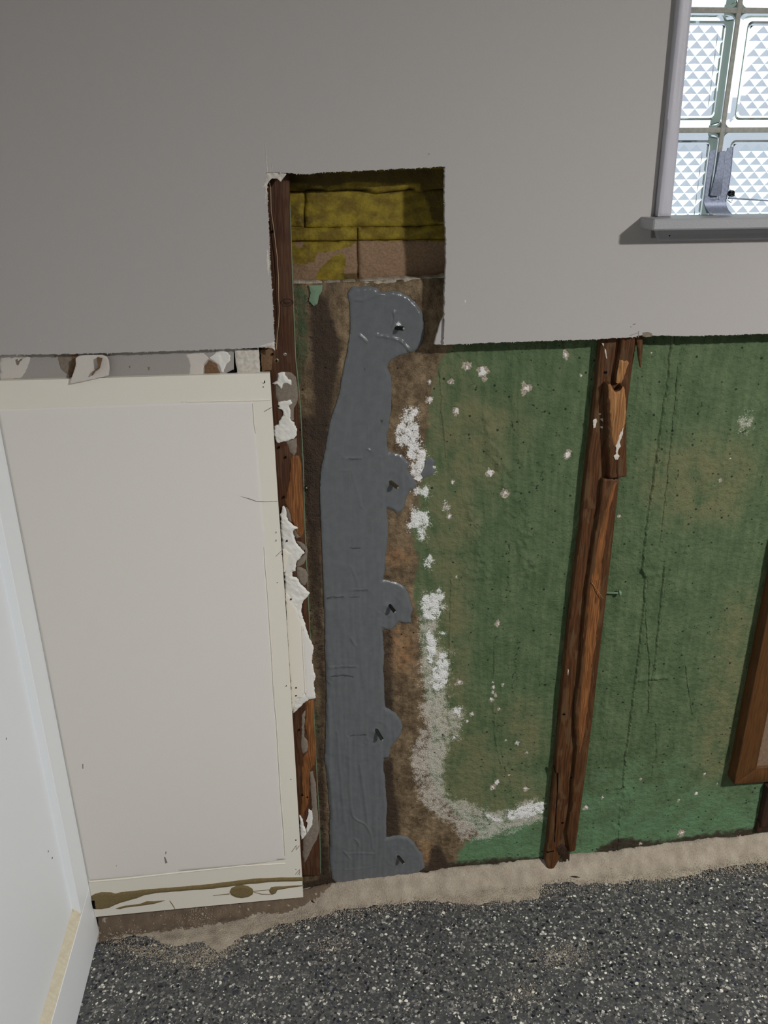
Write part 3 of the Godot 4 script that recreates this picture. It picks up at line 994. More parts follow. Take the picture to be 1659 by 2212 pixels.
# ---------------------------------------------------------------- the outer wall behind the drywall
func foundation() -> void:
	var w := structure("wall_foundation")
	# solid wall behind, open at the window
	var back := SurfaceTool.new()
	back.begin(Mesh.PRIMITIVE_TRIANGLES)
	box_into(back, Vector3(-0.75, -0.06, -0.19), Vector3(0.55, 3.2, -0.112))
	box_into(back, Vector3(0.55, -0.06, -0.19), Vector3(1.12, 1.548, -0.112))
	box_into(back, Vector3(0.55, 2.28, -0.19), Vector3(1.12, 3.2, -0.112))
	box_into(back, Vector3(1.12, -0.06, -0.19), Vector3(6.1, 3.2, -0.112))
	put("masonry", back.commit(), plain(tone(180, 180, 176), 0.9, 0.2), w)
	var side := SurfaceTool.new()
	side.begin(Mesh.PRIMITIVE_TRIANGLES)
	box_into(side, Vector3(-0.75, -0.06, -0.112), Vector3(-0.135, 1.487, -0.048))
	box_into(side, Vector3(1.25, -0.06, -0.112), Vector3(6.1, 1.487, -0.048))
	put("plain_concrete", side.commit(), plain(tone(68, 87, 60), 0.7, 0.35), w)
	var lump := noise(81, 4.5, 3)
	var mid := noise(82, 22.0, 3)
	var vert := noise(83, 30.0, 2)
	var ridges := [
		[poly([0.7028, 1.3992, 0.7063, 1.3728, 0.7075, 1.2714, 0.7058, 1.1882, 0.7051, 1.1016, 0.7032, 1.0126, 0.7035, 0.9175, 0.7039, 0.879, 0.714, 0.855, 0.7187, 0.798, 0.7226, 0.6188, 0.7221, 0.5177, 0.7226, 0.3715, 0.726, 0.2878]), 0.0032, 0.0055],
		[poly([0.7246, 1.3186, 0.7306, 1.1892, 0.7345, 1.0628, 0.7366, 0.9288]), 0.0016, 0.0035],
		[poly([0.7523, 0.8863, 0.7597, 0.7372, 0.7626, 0.6283, 0.7606, 0.5911]), 0.0028, 0.005],
		[poly([0.7191, 0.8547, 0.726, 0.7628, 0.7491, 0.6416, 0.7638, 0.5014]), 0.0022, 0.004],
		[poly([0.784, 0.4737, 0.7975, 0.3923, 0.7939, 0.3097]), 0.0014, 0.004],
		[poly([0.8344, 0.6281, 0.8558, 0.5459, 0.8709, 0.4864]), 0.0016, 0.003],
		[poly([0.7239, 0.2308, 0.7339, 0.0813]), 0.0016, 0.004],
		[poly([0.2566, 1.3237, 0.2656, 1.2328, 0.2738, 1.1474]), 0.0012, 0.004],
		[poly([0.3911, 0.7146, 0.3919, 0.6062, 0.4025, 0.4658, 0.4195, 0.3847]), 0.0010, 0.004],
		[poly([0.2907, 0.8797, 0.2909, 0.7097, 0.2915, 0.5137]), 0.0010, 0.004]]
	var lumps := [
		[poly([0.3401, 1.2301, 0.3817, 1.1234, 0.4161, 1.0111, 0.4624, 0.8916]), 0.0022, 0.03],
		[poly([0.3184, 1.0566, 0.3412, 0.9521, 0.3743, 0.8638, 0.3236, 0.8995]), 0.0020, 0.025],
		[poly([0.3906, 1.1328, 0.433, 1.0512, 0.4569, 0.9777]), 0.0016, 0.02],
		[poly([0.7178, 0.2885, 0.7443, 0.2576, 0.7199, 0.158]), 0.0018, 0.02],
		[poly([0.7003, 0.8837, 0.7185, 0.8604, 0.7385, 0.8648]), 0.003, 0.01],
		[poly([0.7288, 0.5935, 0.75, 0.5981, 0.7936, 0.5987]), 0.003, 0.008]]
	var near := func(list: Array, x: float, y: float, stepped: bool) -> float:
		var h := 0.0
		for r in list:
			var p: PackedVector2Array = r[0]
			var reach: float = r[2]
			if y < p[p.size() - 1].y - reach and y < p[0].y - reach or y > p[0].y + reach and y > p[p.size() - 1].y + reach:
				continue
			var best := 1e9
			var hand := 1.0
			for i in p.size() - 1:
				var c := Geometry2D.get_closest_point_to_segment(Vector2(x, y), p[i], p[i + 1])
				var q := c.distance_to(Vector2(x, y))
				if q < best:
					best = q
					hand = signf((p[i + 1] - p[i]).cross(Vector2(x, y) - p[i]))
			if best < reach:
				h += (1.9 if hand > 0 or not stepped else -1.1) * r[1] * (1.0 - smoothstep(0.0, reach, best))
		return h
	var face := func(x: float, y: float, d: float) -> float:
		var h := 0.0020 * lump.get_noise_2d(x, y) + 0.0009 * mid.get_noise_2d(x, y * 0.8) + 0.0006 * vert.get_noise_2d(x * 2.0, y * 0.12)
		var blister := smoothstep(0.93, 1.02, x) * smoothstep(1.3, 1.2, x)
		var l: float = near.call(lumps, x, y, false)
		h += l * (0.3 + 2.2 * absf(mid.get_noise_2d(x * 1.7, y * 1.1)))
		h += blister * 0.0009 * maxf(0.0, mid.get_noise_2d(x * 3.0, y * 3.0)) + 0.0004 * mid.get_noise_2d(x * 5.0, y * 2.0)
		return h - 0.004 * (1.0 - smoothstep(0.0, 0.006, d))
	put("concrete_face", sheet(PackedVector2Array([Vector2(-0.139, -0.015), Vector2(1.255, -0.015), Vector2(1.255, 1.492), Vector2(0.4, 1.495), Vector2(0.1, 1.489), Vector2(-0.139, 1.484)]), Z_CON, 0.004, face, 0.055), M.concrete, w)
	# thick old runs and brush ridges of paint
	for q in ridges:
		var pl: PackedVector2Array = q[0]
		var wob := PackedVector2Array()
		for i in pl.size() - 1:
			var n := maxi(int(pl[i].distance_to(pl[i + 1]) / 0.012), 1)
			for k in n:
				var v := pl[i].lerp(pl[i + 1], float(k) / n)
				wob.append(v + Vector2(0.003 * mid.get_noise_2d(v.y * 4.0, 11.0), 0))
		wob.append(pl[pl.size() - 1])
		for o in Geometry2D.offset_polyline(wob, q[2] * 0.8, Geometry2D.JOIN_ROUND, Geometry2D.END_ROUND):
			var amp: float = q[1] * 1.5
			var reach: float = q[2] * 0.8
			var outline := PackedVector2Array()
			for i in range(0, o.size()):
				outline.append(o[i] + Vector2(0.0012 * vert.get_noise_2d(o[i].y * 3.0, o[i].x * 3.0), 0))
			put("paint_run", sheet(outline, Z_CON, 0.0016, func(x, y, d): return face.call(x, y, 0.02) + amp * smoothstep(0.0, reach * 0.75, d) * (0.75 + 0.6 * mid.get_noise_2d(x * 2.0, y * 3.0)) + 0.0002, 0.001, 6), M.concrete, w)
	# the mortar fillet on top of the concrete, under the brick
	var lip := noise(84, 60.0, 3)
	put("mortar_fillet", sheet(rough(poly([-0.019, 1.4886, -0.012, 1.4913, 0.0222, 1.49, 0.0589, 1.4881, 0.0959, 1.49, 0.1306, 1.4907, 0.1655, 1.4927, 0.2005, 1.4925, 0.2356, 1.4947, 0.2731, 1.4969, 0.2733, 1.4906, 0.2357, 1.4891, 0.2005, 1.4864, 0.1771, 1.4839, 0.1421, 1.4796, 0.1096, 1.4826, 0.0588, 1.4836, 0.022, 1.4855, -0.0123, 1.4862]), 0.008, 0.0018, 14), -0.0535, 0.003, func(x, y, d): return 0.007 * smoothstep(0.0, 0.006, d) + 0.003 * lip.get_noise_2d(x, y), 0.03), M.cement, w)
	# bricks of the niche
	var bn := noise(91, 30.0, 4)
	var bl := noise(92, 9.0, 3)
	var courses := [
		[[-0.0199, 1.6884, 0.2813, 1.6986, 0.2827, 1.6442, 0.2644, 1.6423, 0.2369, 1.6404, 0.2186, 1.6364, 0.2049, 1.6439, 0.1912, 1.6409, 0.1684, 1.639, 0.1457, 1.6361, 0.1231, 1.6416, 0.1006, 1.6429, 0.0781, 1.6421, 0.0556, 1.6413, 0.0289, 1.6457, 0.0109, 1.6407, -0.0224, 1.6431], -0.075, 0.010],
		[[-0.0225, 1.6437, 0.0166, 1.6412, 0.0117, 1.5813, -0.0259, 1.5797], -0.088, 0.006],
		[[0.0178, 1.6433, 0.1059, 1.6414, 0.2156, 1.6411, 0.2895, 1.6429, 0.2912, 1.5829, 0.2162, 1.5787, 0.1231, 1.5787, 0.0147, 1.5802], -0.087, 0.006],
		[[-0.0259, 1.5796, 0.108, 1.5788, 0.1076, 1.5573, -0.0271, 1.5572], -0.084, 0.006],
		[[0.1096, 1.5788, 0.2066, 1.5783, 0.2903, 1.5819, 0.2911, 1.5567, 0.2068, 1.5566, 0.1092, 1.5573], -0.084, 0.006],
		[[-0.0272, 1.5558, 0.1068, 1.5557, 0.1063, 1.4827, -0.0311, 1.4832], -0.0855, 0.007],
		[[0.1096, 1.5561, 0.2916, 1.5551, 0.2935, 1.4882, 0.1082, 1.4838], -0.0855, 0.007]]
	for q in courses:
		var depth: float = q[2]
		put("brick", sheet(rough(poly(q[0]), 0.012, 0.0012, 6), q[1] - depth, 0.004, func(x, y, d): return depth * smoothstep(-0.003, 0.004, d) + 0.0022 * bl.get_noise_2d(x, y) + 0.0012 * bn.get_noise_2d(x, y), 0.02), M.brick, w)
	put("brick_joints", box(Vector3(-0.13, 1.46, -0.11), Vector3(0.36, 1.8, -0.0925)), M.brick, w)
	# a scrap of lifting green paint
	put("paint_flake", sheet(poly([0.0168, 1.485, 0.031, 1.4854, 0.0415, 1.4852, 0.0404, 1.4752, 0.0349, 1.467, 0.0309, 1.4521, 0.0238, 1.4491, 0.0157, 1.4583, 0.0195, 1.4722]), -0.046, 0.002, func(x, y, d): return 0.002 + 0.25 * d, 0.002), M.flake_green, w)

# ---------------------------------------------------------------- drywall above
func drywall() -> void:
	var w := structure("wall_back")
	var st := SurfaceTool.new()
	st.begin(Mesh.PRIMITIVE_TRIANGLES)
	var cut := poly([-0.5223, 1.3852, -0.4263, 1.3841, -0.3322, 1.3831, -0.2209, 1.384, -0.1243, 1.3846, -0.0673, 1.3863, -0.0512, 1.3842, -0.0479, 1.3981, -0.0475, 1.4743, -0.0478, 1.5362, -0.0462, 1.6033, -0.0454, 1.6539, -0.0473, 1.6723, -0.0344, 1.6743, -0.008, 1.672, 0.0185, 1.6696, 0.0414, 1.6723, 0.1258, 1.6751, 0.2032, 1.678, 0.2514, 1.6798, 0.2508, 1.6364, 0.2534, 1.5919, 0.2561, 1.5424, 0.255, 1.4837, 0.2555, 1.419, 0.2546, 1.3816, 0.3328, 1.3828, 0.4186, 1.3839, 0.5401, 1.384, 0.61, 1.3864, 0.6255, 1.3894, 0.7254, 1.3851, 0.7791, 1.3854, 0.8684, 1.3857, 0.9606, 1.385, 1.2783, 1.383])
	cut = rough(cut, 0.0035, 0.0009, 3, 0, cut.size() - 1)
	cut[0].x = X_LEFT - 0.02
	var a := PackedVector2Array()
	for v in cut:
		a.append(v)
	var right := a[a.size() - 1].x
	# up the right side, round the window opening and back to the left wall
	for v in [Vector2(right, 1.575), Vector2(0.632, 1.575), Vector2(0.632, 2.33), Vector2(right, 2.33), Vector2(right, 2.645), Vector2(X_LEFT - 0.02, 2.645)]:
		a.append(v)
	slab_into(st, a, -0.0125, 0.0)
	box_into(st, Vector3(right, cut[cut.size() - 1].y, -0.0125), Vector3(6.02, 2.645, 0.0))
	put("plasterboard", st.commit(), M.drywall, w)
	# torn paper and gypsum crumbs along the sawn edges
	var fz := SurfaceTool.new()
	fz.begin(Mesh.PRIMITIVE_TRIANGLES)
	var r := RandomNumberGenerator.new()
	r.seed = 8
	for i in cut.size() - 1:
		var p := cut[i]
		var q := cut[i + 1]
		for k in int(p.distance_to(q) / 0.0016) + 1:
			if r.randf() < 0.12:
				continue
			var c := p.lerp(q, r.randf())
			var n := (q - p).orthogonal().normalized()
			var t := (q - p).normalized()
			var l := r.randf_range(0.0007, 0.0027) * (1.6 if r.randf() < 0.1 else 1.0)
			var hw := r.randf_range(0.0005, 0.0016)
			var z := r.randf_range(-0.006, 0.0004)
			var tip := Vector3(c.x, c.y, z + r.randf_range(-0.0005, 0.0012)) + Vector3(n.x, n.y, 0) * l * r.randf_range(-0.6, 1.0)
			var e := Vector3(c.x + t.x * hw, c.y + t.y * hw, z) - Vector3(n.x, n.y, 0) * 0.0006
			var f := Vector3(c.x - t.x * hw, c.y - t.y * hw, z) - Vector3(n.x, n.y, 0) * 0.0006
			var g := (e + f) / 2.0 + Vector3(0, 0, 0.0007)
			for m in [[e, tip, g], [f, g, tip], [e, f, tip]]:
				for v in m:
					fz.add_vertex(v)
	fz.generate_normals()
	var fuzz := put("torn_paper_fringe", fz.commit(), M.gypsum_edge, w)
	fuzz.set_meta("kind", "stuff")
	# curled paper at the corner of the notch and the flap on its right side
	put("torn_paper", sheet(rough(poly([-0.0524, 1.6732, -0.0407, 1.6755, -0.0219, 1.6743, -0.0127, 1.6703, -0.0171, 1.6655, -0.0228, 1.6586, -0.0278, 1.6636, -0.0372, 1.6641, -0.0417, 1.6598, -0.0464, 1.6519, -0.0507, 1.65, -0.0479, 1.6618]), 0.004, 0.001, 2), -0.004, 0.0014, func(x, y, d): return 0.0012 + 0.12 * d + 0.0006 * sin(x * 500.0 + y * 300.0), 0.002), M.gypsum_edge, w)
	put("torn_paper", sheet(rough(poly([0.2547, 1.431, 0.2484, 1.4186, 0.2419, 1.3958, 0.2388, 1.3819, 0.2539, 1.3804, 0.2567, 1.3815]), 0.004, 0.0006, 2), -0.012, 0.002, func(x, y, d): return 0.006 + 0.003 * d, 0.001), M.drywall, w)
	for q in [[-0.0537, 1.6511, -0.0468, 1.6599, -0.0453, 1.65, -0.0502, 1.6222, -0.0489, 1.6501], [-0.0575, 1.3935, -0.0483, 1.3956, -0.0481, 1.3796, -0.0545, 1.3866, -0.0781, 1.3873], [-0.0536, 1.5484, -0.0501, 1.5525, -0.0492, 1.5315, -0.0511, 1.5081, -0.0546, 1.5146]]:
		put("torn_paper", sheet(rough(poly(q), 0.003, 0.0006, 3), -0.001, 0.0015, func(x, y, d): return 0.0012 + 0.4 * d, 0.002), M.gypsum_edge, w)
	# nicks, knife scores and pencil marks
	for q in [[-0.0447, 1.718, -0.0439, 1.718, -0.0436, 1.695, -0.0428, 1.6736, -0.0445, 1.6736, -0.0449, 1.695], [-0.0397, 1.6911, -0.0391, 1.6911, -0.0386, 1.6746, -0.0401, 1.6746], [-0.0365, 1.6891, -0.0357, 1.6891, -0.0345, 1.6794, -0.0359, 1.6784]]:
		put("knife_score", slab(poly(q), -0.001, 0.0004), M.gypsum_edge, w)
	for q in [[0.2215, 1.7, 0.2258, 1.6997, 0.2231, 1.6982], [0.6, 1.4063, 0.6032, 1.4053, 0.6015, 1.404], [0.6043, 1.4103, 0.6102, 1.4111, 0.6099, 1.4097, 0.6052, 1.4084], [0.6165, 1.3974, 0.6175, 1.3974, 0.6188, 1.3858, 0.6174, 1.3858], [0.6007, 1.3897, 0.6164, 1.3944, 0.6165, 1.3937, 0.6013, 1.3888]]:
		put("scuff", slab(poly(q), -0.001, 0.0003), M.pencil, w)
	put("chipped_edge", slab(rough(poly([0.6252, 1.3942, 0.6359, 1.3948, 0.6434, 1.3921, 0.6429, 1.3863, 0.6322, 1.3854, 0.6253, 1.3872]), 0.003, 0.0005, 4), -0.001, 0.0005), M.paper_grey, w)
	for q in [[-0.4485, 1.41, -0.446, 1.4093, -0.4484, 1.4066], [-0.0773, 1.4009, -0.0759, 1.4008, -0.0765, 1.399], [0.2904, 1.4605, 0.2937, 1.4596, 0.2914, 1.454]]:
		put("nick", slab(poly(q), -0.001, 0.0004), M.gypsum_edge, w)

# the older board that shows in the slot between the upper drywall and the white panel
func old_board() -> void:
	var t := thing("old_wallboard", "narrow strip of old grey wallboard with torn plaster in the slot above white panel", "wallboard")
	put("board", slab(poly([-0.544, 1.4005, -0.1202, 1.3972, -0.1265, 1.3133, -0.5599, 1.3148]), Z_FUR, Z_OLD), M.old_paint, t)
	var rag := noise(101, 60.0, 3)
	var relief := func(x: float, y: float, d: float) -> float: return 0.0018 * smoothstep(0.0, 0.004, d) + 0.001 * rag.get_noise_2d(x, y)
	for q in [[-0.5241, 1.382, -0.4913, 1.3811, -0.4736, 1.3785, -0.4771, 1.3676, -0.4866, 1.3505, -0.4955, 1.3409, -0.5319, 1.3386], [-0.2067, 1.3743, -0.1757, 1.3763, -0.1664, 1.3655, -0.1769, 1.3552, -0.1793, 1.3368, -0.2051, 1.3376, -0.1999, 1.3559]]:
		put("pale_patch", sheet(rough(poly(q), 0.004, 0.001, 3), Z_OLD, 0.004, func(x, y, d): return 0.0004 * smoothstep(0.0, 0.002, d), 0.0005), M.old_paint_pale, t)
	put("torn_plaster", sheet(rough(poly([-0.1679, 1.3673, -0.1513, 1.3812, -0.1374, 1.3822, -0.1245, 1.3713, -0.1281, 1.3608, -0.1359, 1.3497, -0.141, 1.3381, -0.1472, 1.3379, -0.1502, 1.3526, -0.1615, 1.3618]), 0.004, 0.001, 5), Z_OLD - 0.001, 0.002, relief, 0.002), M.plaster, t)
	put("bare_paper", sheet(rough(poly([-0.1771, 1.3534, -0.1671, 1.3655, -0.1526, 1.3573, -0.1472, 1.3379, -0.1786, 1.3368]), 0.004, 0.0008, 6), Z_OLD - 0.001, 0.002, func(x, y, d): return 0.0016 * smoothstep(0.0, 0.002, d), 0.001), M.paper_brown, t)
	put("plaster_block", sheet(rough(poly([-0.1201, 1.3821, -0.0771, 1.3795, -0.0781, 1.3377, -0.0886, 1.3377, -0.1185, 1.3386, -0.1199, 1.3575]), 0.004, 0.0006, 7), Z_FUR, 0.002, func(x, y, d): return 0.0125 + relief.call(x, y, d), 0.001), M.gypsum_edge, t)
	for q in [[-0.4992, 1.3734, -0.495, 1.375, -0.4972, 1.3699, -0.4912, 1.3742, -0.485, 1.3754, -0.4935, 1.368, -0.4971, 1.363, -0.4994, 1.3648], [-0.2755, 1.3539, -0.2711, 1.3538, -0.2725, 1.3475, -0.275, 1.3489], [-0.3074, 1.357, -0.3047, 1.3569, -0.3056, 1.3527, -0.3075, 1.3534], [-0.4333, 1.3794, -0.4287, 1.3793, -0.43, 1.3752, -0.4325, 1.3759], [-0.4259, 1.3716, -0.4211, 1.3722, -0.4236, 1.3688]]:
		put("nail_scar", sheet(rough(poly(q), 0.002, 0.0006, 8), Z_OLD, 0.0008, func(x, y, d): return 0.0004 + 0.2 * d, 0.0005), M.paper_grey, t)
	# the darker smear of paint beside the flap
	put("paint_smear", sheet(rough(poly([-0.4285, 1.3807, -0.3986, 1.3798, -0.406, 1.348, -0.4155, 1.3448, -0.4256, 1.3556]), 0.004, 0.001, 8), Z_OLD, 0.003, func(x, y, d): return 0.0003 * smoothstep(0.0, 0.002, d), 0.0005), M.paper_grey, t)
	# torn gap behind the flap
	put("torn_gap", sheet(rough(poly([-0.4048, 1.3797, -0.393, 1.3811, -0.3957, 1.3691, -0.3996, 1.3605, -0.4086, 1.3408, -0.4136, 1.3389, -0.4123, 1.3522, -0.4024, 1.3693]), 0.003, 0.0008, 9), Z_OLD, 0.002, func(x, y, d): return 0.001 + 0.1 * d, 0.001), M.paper_brown, t)
	# the curled flap of paper-faced plaster, hanging over the top of the panel
	var flap := put("curled_flap", sheet(poly([-0.3928, 1.3765, -0.3874, 1.3798, -0.3774, 1.3805, -0.3608, 1.3804, -0.3477, 1.38, -0.3408, 1.3764, -0.3383, 1.368, -0.3389, 1.356, -0.3419, 1.3435, -0.3546, 1.3411, -0.37, 1.3381, -0.3872, 1.3352, -0.4088, 1.3313, -0.4057, 1.3407, -0.3993, 1.3526, -0.3942, 1.3645]), -0.002, 0.003, func(x, y, d): return 0.004 + 0.006 * smoothstep(1.27, 1.21, y) + 0.0012 * sin(x * 60.0), 0.0025), M.old_paint_pale, t)
	put("tear", slab(rough(poly([-0.3552, 1.3776, -0.3478, 1.3757, -0.3511, 1.3661, -0.3542, 1.3579, -0.3622, 1.3533, -0.3663, 1.3472, -0.3691, 1.3466, -0.3633, 1.3548, -0.3557, 1.3594, -0.3554, 1.369]), 0.003, 0.0006, 3), 0.002, 0.0102), M.paper_brown, flap)
	# dark void in the slot, its shade put in as a near-black slab
	put("dark_crevice", slab(poly([-0.1414, 1.3368, -0.125, 1.3449, -0.119, 1.3368, -0.1192, 1.334, -0.1415, 1.3346]), -0.024, -0.0125), M.hole, t)

# ---------------------------------------------------------------- the white panel
func panel() -> void:
	var t := thing("wall_panel", "large off-white wall panel with scored border and brown glue smears along its bottom", "wall panel")
	var x := X_LEFT + 0.0008
	var out := poly([-0.0597, 1.3387, -0.0591, 1.097, -0.0569, 0.8703, -0.0561, 0.501, -0.0561, 0.0661, -0.3019, 0.0633, -0.5429, 0.0591])
	var p := PackedVector2Array([Vector2(x, out[6].y), Vector2(x, out[0].y - 0.018)])
	p[1].y = poly([-0.5284, 1.3391])[0].y
	for i in 6:
		p.append(out[i])
	put("board", slab(p, -0.0155, Z_PANEL), M.panel, t)
	var f := poly([-0.5375, 1.2884, -0.2962, 1.2902, -0.092, 1.2875, -0.0896, 1.1687, -0.0866, 1.0057, -0.0905, 0.6726, -0.0917, 0.402, -0.0916, 0.1881, -0.1883, 0.18, -0.3442, 0.1771, -0.5398, 0.1718])
	f[0].x = x
	f[10].x = x
	put("inner_field", sheet(rough(f, 0.02, 0.0004, 2), Z_PANEL - 0.0005, 0.009, func(a, b, d): return 0.0009 * smoothstep(-0.004, 0.004, d), 0.0005), M.panel_field, t)
	# ridges of old paint and caulk along the scored lines
	for q in [[-0.2204, 1.2917, -0.1439, 1.2905, -0.0878, 1.2901, -0.0614, 1.2896, -0.0615, 1.2885, -0.0879, 1.2886, -0.1441, 1.2891, -0.2206, 1.2906], [-0.0942, 1.2841, -0.0921, 1.284, -0.0924, 1.2538, -0.0912, 1.2275, -0.0927, 1.2268, -0.0944, 1.2501], [-0.0919, 0.9945, -0.0905, 0.9944, -0.0909, 0.9587, -0.0896, 0.9117, -0.0898, 0.8311, -0.0899, 0.7474, -0.0913, 0.6606, -0.0901, 0.5823, -0.0916, 0.5824, -0.093, 0.6607, -0.0916, 0.7475, -0.0914, 0.8312, -0.0912, 0.9118, -0.0923, 0.9587], [-0.0912, 0.6726, -0.0897, 0.6725, -0.0892, 0.6164, -0.0902, 0.5198, -0.0913, 0.3775, -0.0901, 0.2702, -0.0912, 0.1999, -0.0929, 0.2001, -0.092, 0.2704, -0.0934, 0.3777, -0.092, 0.5199, -0.0908, 0.6165], [-0.5409, 0.1714, -0.4599, 0.1713, -0.3623, 0.1756, -0.1855, 0.1815, -0.1848, 0.1784, -0.3626, 0.1726, -0.4603, 0.1678, -0.5414, 0.1678], [-0.1856, 0.1803, -0.0931, 0.1781, -0.0932, 0.1763, -0.1858, 0.1779]]:
		put("paint_ridge", sheet(rough(poly(q), 0.004, 0.0003, 6), Z_PANEL, 0.0012, func(a, b, d): return 0.0012 + 0.5 * d, 0.001), M.panel, t)
	# dried glue
	var gl := noise(111, 80.0, 3)
	var glue := func(a: float, b: float, d: float) -> float: return 0.0006 + 0.0016 * smoothstep(0.0, 0.006, d) + 0.0003 * gl.get_noise_2d(a * 0.3, b)
	for q in [[-0.5425, 0.1251, -0.5333, 0.1313, -0.5174, 0.135, -0.4957, 0.1319, -0.4876, 0.1267, -0.4739, 0.13, -0.4383, 0.1309, -0.4115, 0.1321, -0.3491, 0.1317, -0.2817, 0.1321, -0.2137, 0.1355, -0.1682, 0.1378, -0.1137, 0.1354, -0.0539, 0.1294, -0.054, 0.1183, -0.1235, 0.123, -0.192, 0.122, -0.2604, 0.1174, -0.328, 0.1183, -0.3952, 0.1186, -0.4224, 0.115, -0.4411, 0.1073, -0.4779, 0.098, -0.492, 0.0922, -0.5063, 0.0852, -0.5245, 0.0824, -0.5385, 0.084, -0.5433, 0.1068],
			[-0.2276, 0.1026, -0.2221, 0.1143, -0.2103, 0.1204, -0.1966, 0.1213, -0.1833, 0.1161, -0.1739, 0.107, -0.1718, 0.0975, -0.1752, 0.0879, -0.1857, 0.0816, -0.1996, 0.0801, -0.213, 0.0835, -0.2234, 0.0916],
			[-0.4935, 0.0806, -0.4703, 0.0872, -0.4524, 0.0876, -0.4343, 0.0892, -0.4202, 0.095, -0.4025, 0.093, -0.3755, 0.0929, -0.4033, 0.0856, -0.426, 0.0833, -0.4486, 0.0822, -0.4711, 0.0811, -0.4827, 0.0775],
			[-0.135, 0.0983, -0.13, 0.1064, -0.1198, 0.1077, -0.0969, 0.1058, -0.0785, 0.1062, -0.0555, 0.1048, -0.0556, 0.1018, -0.088, 0.0998, -0.1159, 0.0961, -0.1201, 0.0866, -0.1277, 0.0831, -0.1338, 0.0882]]:
		put("glue_smear", sheet(rough(poly(q), 0.012, 0.0005, 4), Z_PANEL, 0.0022, glue, 0.0005), M.glue, t)
	for q in [[-0.2667, 0.0959, -0.2275, 0.0976, -0.2277, 0.0952, -0.2669, 0.0947], [-0.1717, 0.0993, -0.1341, 0.0994, -0.1341, 0.0982, -0.1718, 0.0975], [-0.171, 0.0962, -0.1531, 0.0879, -0.1281, 0.0838, -0.1282, 0.0825, -0.1542, 0.0861, -0.171, 0.0949], [-0.3668, 0.0907, -0.3614, 0.0776, -0.3564, 0.0601, -0.3572, 0.0602, -0.3628, 0.0765, -0.3678, 0.0896], [-0.0877, 0.1054, -0.0528, 0.1039, -0.0528, 0.1021, -0.0878, 0.1035]]:
		put("glue_string", slab(poly(q), Z_PANEL - 0.0002, Z_PANEL + 0.0005), M.glue, t)
	put("dark_end", slab(rough(poly([-0.5453, 0.1113, -0.5353, 0.1132, -0.5374, 0.0858, -0.5439, 0.0896]), 0.003, 0.0005, 4), Z_PANEL, Z_PANEL + 0.0024), M.hole, t)  # near-black patch at the left end of the glue
	# screw holes, a hairline crack, pencil marks
	for q in [[[-0.0717, 1.3229], 0.0029], [[-0.0731, 1.3136], 0.0011], [[-0.0674, 1.0247], 0.0020], [[-0.0684, 1.0072], 0.0020], [[-0.0704, 0.9145], 0.0010], [[-0.0663, 0.669], 0.0022], [[-0.058, 0.9766], 0.0010], [[-0.0652, 0.2449], 0.0018], [[-0.0677, 0.4213], 0.0010], [[-0.0694, 0.1559], 0.0010]]:
		var c := Vector2(q[0][0], q[0][1])
		var r: float = q[1]
		var h := put("screw_hole", sheet(flat_ring(c, r, 12, 1.0, 0.12, 7), Z_PANEL - 0.0004, r / 3.0, func(a, b, d): return 0.0007 - 0.12 * d, 0.0004), M.hole, t)
		if r > 0.0018:
			put("burr", sheet(flat_ring(c + Vector2(-r * 0.6, r * 0.3), r * 0.9, 10, 1.1, 0.25, 5), Z_PANEL - 0.0002, r / 4.0, func(a, b, d): return 0.0006, 0.0004), M.panel, h)
	put("crack", slab(rough(poly([-0.1303, 1.1037, -0.1152, 1.099, -0.1001, 1.0922, -0.0825, 1.0902, -0.0602, 1.0904, -0.0602, 1.0895, -0.0825, 1.0894, -0.1009, 1.0911, -0.116, 1.0978]), 0.006, 0.0004, 3), Z_PANEL - 0.001, Z_PANEL + 0.0006), M.pencil, t)
	put("crack", slab(poly([-0.1471, 1.1144, -0.1303, 1.1037, -0.1303, 1.1031, -0.1471, 1.114]), Z_PANEL - 0.001, Z_PANEL + 0.0006), M.panel_field, t)
	for q in [[-0.0771, 0.2104, -0.0654, 0.2297, -0.0648, 0.2289, -0.0763, 0.2096], [-0.0654, 0.2297, -0.0645, 0.2296, -0.0657, 0.216, -0.0666, 0.2161], [-0.066, 0.216, -0.0584, 0.2282, -0.0575, 0.2274, -0.0655, 0.2152], [-0.0719, 0.1408, -0.0609, 0.155, -0.0603, 0.1542, -0.0713, 0.14], [-0.0667, 0.1403, -0.06, 0.1487, -0.0595, 0.1479, -0.0662, 0.1394], [-0.0609, 0.155, -0.06, 0.1549, -0.0617, 0.1366, -0.0626, 0.1367], [-0.0704, 0.973, -0.0587, 0.9843, -0.0583, 0.9838, -0.0699, 0.9724], [-0.0751, 1.268, -0.0605, 1.2756, -0.0602, 1.2745, -0.0744, 1.2672], [-0.3605, 0.2422, -0.3584, 0.242, -0.3605, 0.234, -0.3623, 0.2342], [-0.3657, 0.2264, -0.3631, 0.2261, -0.3598, 0.2081, -0.3652, 0.2063], [-0.4747, 0.2128, -0.473, 0.2126, -0.474, 0.2086], [-0.5078, 0.5032, -0.5059, 0.503, -0.5076, 0.4908, -0.5095, 0.491]]:
		put("pencil_mark", slab(poly(q), Z_PANEL - 0.0005, Z_PANEL + 0.0006), M.pencil, t)

